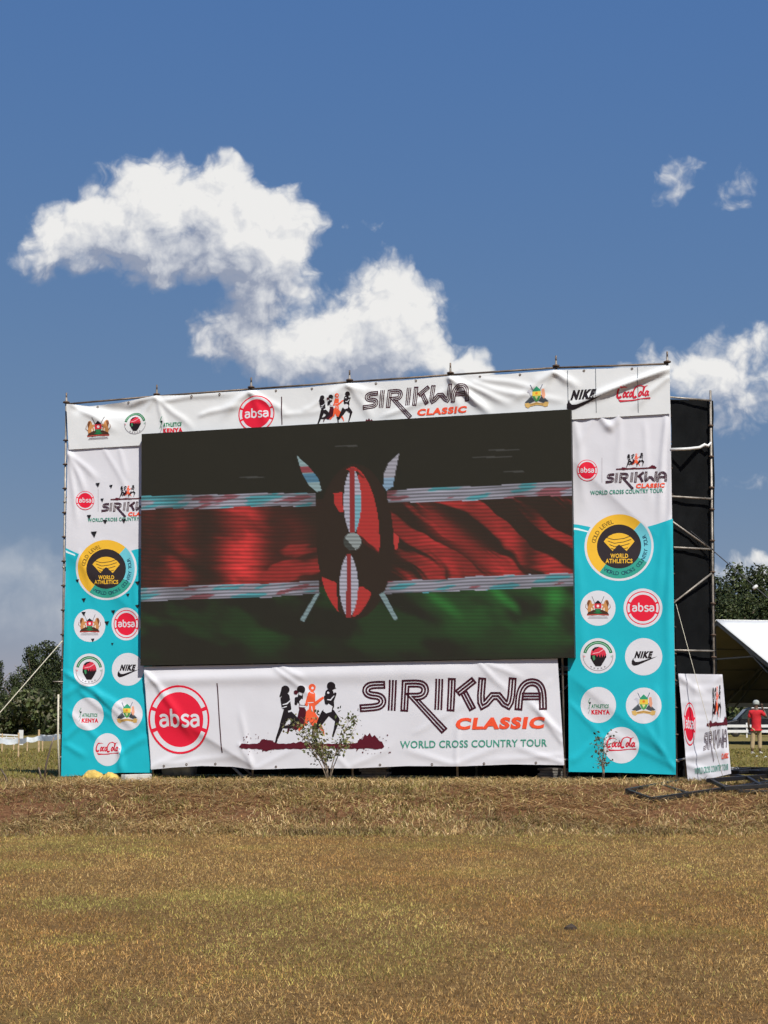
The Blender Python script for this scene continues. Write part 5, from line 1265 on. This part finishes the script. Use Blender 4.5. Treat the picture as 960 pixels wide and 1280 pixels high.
# ------------------------------------------------------------------ stakes, tape and white rail at the left
def stake(px, yb, yt, label, w=.05, m=M_STAKE):
    b = on_ground(px, yb, 45); t = at_depth(px + .4, yt, b.y); b.z = gz(b.x, b.y) - .08
    s = MB(); s.bar(b, t, w, w * .7); s.v += []; o = s.build('wooden_stake', m, None, .006); tag(o, label, 'stake', 'stakes carrying the tape'); return t
tops = []
for (px, yb, yt) in ((2.5, 940, 917), (17, 938, 922), (23, 947, 916), (34, 939, 921), (48.5, 940, 912), (53, 939, 922)):
    tops.append(stake(px, yb, yt, 'thin wooden stake holding the barrier tape in the grass' if px not in (48.5,) else 'tall wooden stake standing above the barrier tape', .07 if px == 48.5 else .05))
def tape(name, pts, hgt, label):
    m = MB(); V = []; n = 40
    for i in range(n + 1):
        q = i / n * (len(pts) - 1); k = min(int(q), len(pts) - 2); f = q - k; a, b = Vector(pts[k]), Vector(pts[k + 1]); c = a.lerp(b, f); c.z -= .05 * math.sin(math.pi * f)
        V += [(c.x, c.y + .02 * math.sin(i * 1.7), c.z + hgt / 2), (c.x, c.y + .03 * math.sin(i * 1.1 + 1), c.z - hgt / 2)]
    o = m.add(V, [(2 * i, 2 * i + 1, 2 * i + 3, 2 * i + 2) for i in range(n)], True).build(name, mat('pale_blue_tape', (.55, .62, .70), .5, 0, .25, 3, col2=(.75, .78, .80))); tag(o, label, 'tape')
tape('barrier_tape', [at_depth(-40, 926, 58), at_depth(2, 925.5, 60), at_depth(22, 925.5, 60), at_depth(34, 924, 68), at_depth(48, 922.5, 68), at_depth(75, 920.5, 66), at_depth(95, 920.5, 66)], .17, 'pale blue barrier tape sagging along the wooden stakes')
tape('barrier_tape', [at_depth(50, 919, 75), at_depth(76, 917.5, 74), at_depth(96, 918, 74)], .07, 'narrow pale strip stretched behind the main barrier tape')
_D = 95.0; wr = empty('white_rail', (at_depth(0, 920, _D).x, _D, BANK_TOP), label='low white painted rail with a broad end board beyond the tape', cat='barrier')
for ya, yb in ((917.5, 919.5), (922, 922.8)):
    MB().bar(at_depth(-30, ya - 1, _D), at_depth(25, yb, _D), .04, .07).build('rail', M_WHITE, wr)
_a = at_depth(26.5, 912.5, _D); MB().box((_a.x, _D, (_a.z + BANK_TOP) / 2), (.22, .06, _a.z - BANK_TOP)).build('end_board', M_WHITE, wr)
for px in (-28, -8, 8, 18): q = at_depth(px, 919, _D); MB().box((q.x, _D + .04, (q.z + BANK_TOP) / 2), (.06, .05, q.z - BANK_TOP)).build('post', M_WHITE, wr)
def stick(pts, r, label, name='dark_stick', m=None):
    o = MB().tube(pts, r, 7).build(name, m or M_STEELD); tag(o, label, 'stick'); return o
_b = on_ground(55, 975, 30); stick([_b - Vector((0, 0, .08)), at_depth(58, 955, _b.y), at_depth(63, 935, _b.y), at_depth(67.5, 921, _b.y)], [.022, .02, .016, .012], 'long dark stick leaning towards the scaffold\'s turquoise banner')
_b = on_ground(53, 976, 30); stick([_b - Vector((0, 0, .05)), at_depth(50, 966, _b.y), at_depth(48, 959, _b.y)], [.02, .018, .014], 'short dark peg leaning away beside the long stick')
_b = on_ground(12, 979, 30); stick([_b - Vector((0, 0, .05)), at_depth(6, 969, _b.y), at_depth(1, 961, _b.y)], [.018, .016, .012], 'thin dark peg standing alone at the bank edge')

# ------------------------------------------------------------------ guy ropes
def rope(pts, r, label, m=M_ROPE, name='guy_rope'):
    o = MB().tube(pts, r, 6).build(name, m); tag(o, label, 'rope'); return o
_top = at_depth(78, 801, 38.9); _end = at_depth(-78, 974, 36.9); _end.z = gz(_end.x, _end.y)
rope([_top, _top.lerp(_end, .5) - Vector((0, 0, .04)), _end], .010, 'pale guy rope from the left scaffold post down to the grass')
_top = at_depth(892, 689, 36.5); _end = at_depth(1235, 985, 36.0); _end.z = gz(_end.x, _end.y)
rope([_top, _top.lerp(_end, .5) - Vector((0, 0, .05)), _end], .010, 'thin dark guy wire from the outer scaffold tube past the marquee', M_WIRE)
_k = _top.lerp(_end, .155) - Vector((0, 0, .02)); tag(MB().lathe(_k, [(.0, -.06), (.03, -.05), (.035, 0), (.03, .05), (.0, .06)], 10, Matrix.Rotation(.9, 3, 'Y')).build('wire_tensioner', M_WHITE), 'small pale tensioner on the dark guy wire', 'tensioner')
_top = pp(845, 755, .05); _end = on_ground(906, 980, 30)
rope([_top, _end], .005, 'thin pale cord slanting down in front of the small creased banner')
rope([at_depth(841, 645, 36.2), at_depth(892, 688, 36.4)], .007, 'thin dark cord along the diagonal brace of the black bay', M_WIRE)

# ------------------------------------------------------------------ under and before the screen
def sack(px0, px1, py, h, label, seed):
    a, b = on_ground(px0, py, 30), on_ground(px1, py, 30); D = a.y; c = (a + b) / 2; L = (b - a).length; n, m = 28, 14; V = []
    r = np.random.default_rng(seed)
    for i in range(n + 1):
        t = i / n; w = math.sin(math.pi * min(max(t, .02), .98)) ** .45
        for j in range(m):
            th = 2 * math.pi * j / m; k = 1 + .9 * (float(fbm(np.array([t * 7 + seed]), np.array([th * 1.3]), seed, 3)[0]) - .5)
            V.append((c.x + (t - .5) * L, c.y + .16 * w * math.cos(th) * k, c.z + h * .46 * w * (math.sin(th) * k + .85)))
    Fq = [(i * m + j, i * m + (j + 1) % m, (i + 1) * m + (j + 1) % m, (i + 1) * m + j) for i in range(n) for j in range(m)]
    tag(MB().add(V, Fq, True).build('sandbag', mat('yellow_sack', (.55, .38, .09), .85, 0, .35, 6, .6, 18)), label, 'sandbag')
sack(103, 130, 976.5, .25, 'crumpled yellow sandbag lying under the left banner', 3); sack(128, 149, 977, .20, 'flatter yellow sandbag tucked against the first one', 8)
_a, _b = on_ground(154, 978, 30), on_ground(187, 977, 30)
tag(MB().bar(_a + Vector((0, 0, .07)), _b + Vector((0, 0, .07)), .12, .14).build('white_block', mat('weathered_white_block', (.55, .54, .50), .8, 0, .15, 8, .3, 20), None, .008), 'weathered white block on the ground under the turquoise banner', 'block')
def drum(px, py, r, L, label, col):
    p = on_ground(px, py, 30); p = p - NX * .0
    M = Matrix((DX, Vector((0, 0, 1)), -NX)).transposed()
    M = Matrix.Rotation(math.pi / 2, 3, 'Y'); ang = math.atan2(DX.y, DX.x); M = Matrix.Rotation(ang, 3, 'Z') @ M
    prof = [(0, -L / 2), (r * .9, -L / 2), (r, -L / 2 + .03), (r, -.1 * L), (r * 1.05, -.08 * L), (r, -.06 * L), (r, .2 * L), (r * 1.05, .22 * L), (r, .24 * L), (r, L / 2 - .03), (r * .9, L / 2), (0, L / 2)]
    tag(MB().lathe((p.x, p.y, gz(p.x, p.y) + r), prof, 20, M).build('drum', mat('drum_plastic', col, .5, 0, .2, 4)), label, 'drum')
def behind(px, off): s, _ = plane(px, 970); q = world_pt(s, 0, off); return Vector((q[0], q[1], gz(q[0], q[1])))
def put_drum(px, off, r, L, label, col):
    p = behind(px, off); ang = math.atan2(DX.y, DX.x); M = Matrix.Rotation(ang, 3, 'Z') @ Matrix.Rotation(math.pi / 2, 3, 'Y')
    prof = [(0, -L / 2), (r * .9, -L / 2), (r, -L / 2 + .03), (r, -.1 * L), (r * 1.05, -.08 * L), (r, -.06 * L), (r, .2 * L), (r * 1.05, .22 * L), (r, .24 * L), (r, L / 2 - .03), (r * .9, L / 2), (0, L / 2)]
    tag(MB().lathe((p.x, p.y, p.z + r - .01), prof, 20, M).build('drum', mat('drum_plastic', col, .5, 0, .2, 4)), label, 'drum')
put_drum(214, -.45, .22, .62, 'grey plastic drum lying under the left end of the wide banner', (.30, .30, .30))
def plank_stack(px, off, label):
    p = behind(px, off); ang = math.atan2(DX.y, DX.x); o = empty('plank_stack', tuple(p), label=label, cat='planks', group='stacks of planks under the wide banner'); rr = random.Random(px)
    for k in range(5):
        b = MB().box((p.x + rr.uniform(-.03, .03), p.y, p.z + .03 + k * .05), (.55, .22, .04), ang).build('plank', mat('grey_plank', (.16, .15, .135), .85, 0, .3, 9), o)
for px, lb in ((463, 'stack of grey planks under the middle of the wide banner'), (688, 'stack of grey planks under the wide banner\'s right end')): plank_stack(px, -.35, lb)

# ------------------------------------------------------------------ sapling and weed
def shrub(name, base, height, spread, nb, leaves, lw, col, label, seed, cat='shrub', lo=.35):
    rr = random.Random(seed); root = empty(name, tuple(base), label=label, cat=cat); tips = []; m = MB()
    for i in range(nb):
        a = rr.random() * 6.28; L = height * rr.uniform(.7, 1.0); sp = spread * rr.uniform(.3, 1.0); b = Vector(base) - Vector((0, 0, .05)); pts = [b]
        for k in range(1, 6):
            t = k / 5; pts.append(Vector(base) + Vector((math.cos(a) * sp * t ** 1.3 + rr.uniform(-.02, .02), math.sin(a) * sp * .6 * t ** 1.3, L * t ** .9 + rr.uniform(-.02, .02))))
        m.tube(pts, [.014, .011, .009, .007, .005, .003], 6)
        for k in range(2, 6):
            for q in range(2):
                c = pts[k]; a2 = rr.random() * 6.28; d = Vector((math.cos(a2) * .22, math.sin(a2) * .15, rr.uniform(.03, .2))) * height * .8
                m.tube([c, c + d * .5, c + d], [.005, .004, .002], 5); tips += [(c + d * rr.uniform(.2, 1.1)) for _ in range(6)]
        tips += pts[3:]
    m.build('stem', mat('twig_bark', (.22, .17, .12), .9, 0, .25, 20), root)
    r = np.random.default_rng(seed); tips = [t for t in tips if t.z > base[2] + lo * height]; n = leaves
    T = np.array([tuple(t) for t in tips])[r.integers(0, len(tips), n)] + r.normal(size=(n, 3)) * .055
    d = r.normal(size=(n, 3)); d[:, 2] += .5; d /= np.linalg.norm(d, axis=1, keepdims=True); s = np.cross(d, r.normal(size=(n, 3))); s /= np.linalg.norm(s, axis=1, keepdims=True) + 1e-9
    L = (lw * (1.2 + 1.2 * r.random(n)))[:, None]; W = L * .28
    V = np.stack([T, T + d * L * .5 + s * W, T + d * L, T + d * L * .5 - s * W], 1).reshape(-1, 3); c = np.array(col)[r.integers(0, len(col), n)] * (.6 + .8 * r.random(n))[:, None]
    o = link('leaves', bulk_mesh('leaves', V, np.arange(4 * n).reshape(n, 4), np.repeat(c, 4, 0)), M_LEAF, root); o['kind'] = 'stuff'
_p = on_ground(411, 977, 30); _p = Vector((_p.x, _p.y, gz(_p.x, _p.y)))
shrub('sapling', _p, 1.16, .95, 7, 720, .040, [(.20, .20, .075), (.12, .14, .045), (.30, .28, .12), (.09, .11, .04)], 'thin leafy sapling growing in front of the wide white banner', 12, lo=.30)
_p = Vector(((751 - 480) / F * 35.6, 35.6, gz((751 - 480) / F * 35.6, 35.6))); shrub('weed', _p, .86, .20, 4, 110, .034, [(.07, .075, .03), (.05, .055, .025), (.11, .08, .04)], 'dark spindly weed growing before the right turquoise banner', 5, 'weed', .3)

# ------------------------------------------------------------------ black steel ladder frames lying on the bank
def ladder(A, B, C_, Dd, rungs, label, w=.075, lift=0.05):
    """frame lying on the ground: rails A-B and C-D"""
    c = (A + B + C_ + Dd) / 4; o = empty('ladder_frame', tuple(c), label=label, cat='frame', group='steel frames dumped on the bank')
    MB().bar(A, B, w, w).build('rail', M_BLACKST, o, .006); MB().bar(C_, Dd, w, w).build('rail', M_BLACKST, o, .006)
    for t in rungs:
        p, q = A.lerp(B, t), C_.lerp(Dd, t); d = (q - p).normalized() * (w / 2 + .002)
        MB().bar(p + d, q - d, w * .8, w * .8).build('rung', M_BLACKST, o, .005)
def gp(px, py, up): q = on_ground(px, py, 25); q.z += up; return q
ladder(gp(784, 993, .06), gp(907, 973.5, .10), gp(815, 1003, .05), gp(965, 984, .08), (0.0, .30, .66, 1.0), 'open end of a black steel ladder frame lying flat on the bank')
ladder(gp(885, 985, .13), gp(1040, 975, .16), gp(905, 993, .10), gp(1060, 986, .14), (0.02, .3, .6, .95), 'black steel ladder frame lying across the open ended one', lift=.1)
ladder(gp(868, 975, .16), gp(1020, 984, .24), gp(905, 972, .17), gp(1050, 979, .25), (0.25, .5, .9), 'black steel frame slanting on top of the pile', lift=.15)
for (a, b, lb) in (((918, 992, .04), (1010, 994, .05), 'loose black bar in front of the frame pile'), ((925, 979, .20), (1030, 972, .26), 'loose black bar resting across the top of the frame pile')):
    tag(MB().bar(gp(*a), gp(*b), .05, .05).build('steel_bar', M_BLACKST, None, .005), lb, 'bar')
# coil of wire by the drooping banner
_c = on_ground(917, 974, 30); _m = MB(); _m.tube([_c + Vector((.10 * math.cos(t), .07 * math.sin(t), .05 + .09 * abs(math.sin(t * .53)) + .004 * t)) for t in np.linspace(0, 26, 110)], .005, 5)
tag(_m.build('wire_coil', mat('galvanised_wire', (.5, .5, .5), .4, .5)), 'tangled coil of pale wire at the foot of the drooping banner', 'wire')
# litter and a clod
for (px, py, s, lb) in ((946, 947.5, .06, 'white scrap of litter in the grass near the person'), (957, 948.5, .07, 'larger pale scrap of litter beside the first one')):
    q = on_ground(px, py, 45); rr = random.Random(px); V = [(q.x + math.cos(t) * s * rr.uniform(.6, 1.2), q.y + math.sin(t) * s * rr.uniform(.5, 1), q.z + rr.uniform(.02, .06)) for t in np.linspace(0, 5.4, 7)] + [(q.x, q.y, q.z + .08)]
    tag(MB().add(V, [(i, (i + 1) % 7, 7) for i in range(7)]).build('litter', M_WHITE), lb, 'litter', 'litter on the grass')
_q = on_ground(713, 1162, 9); _m = MB(); _r = random.Random(2)
_V = [(_q.x + .05 * math.cos(t) * _r.uniform(.7, 1.2), _q.y + .03 * math.sin(t), _q.z + z * .7) for z, k in ((0, 1), (.03, 1)) for t in np.linspace(0, 5.6, 9)] + [(_q.x + .01, _q.y, _q.z + .05)]
tag(_m.add(_V, [(i, (i + 1) % 9, 9 + (i + 1) % 9, 9 + i) for i in range(9)] + [(9 + i, 9 + (i + 1) % 9, 18) for i in range(9)]).build('earth_clod', mat('dark_clod', (.05, .035, .025), .95)), 'small dark clod lying on the dry field', 'clod')
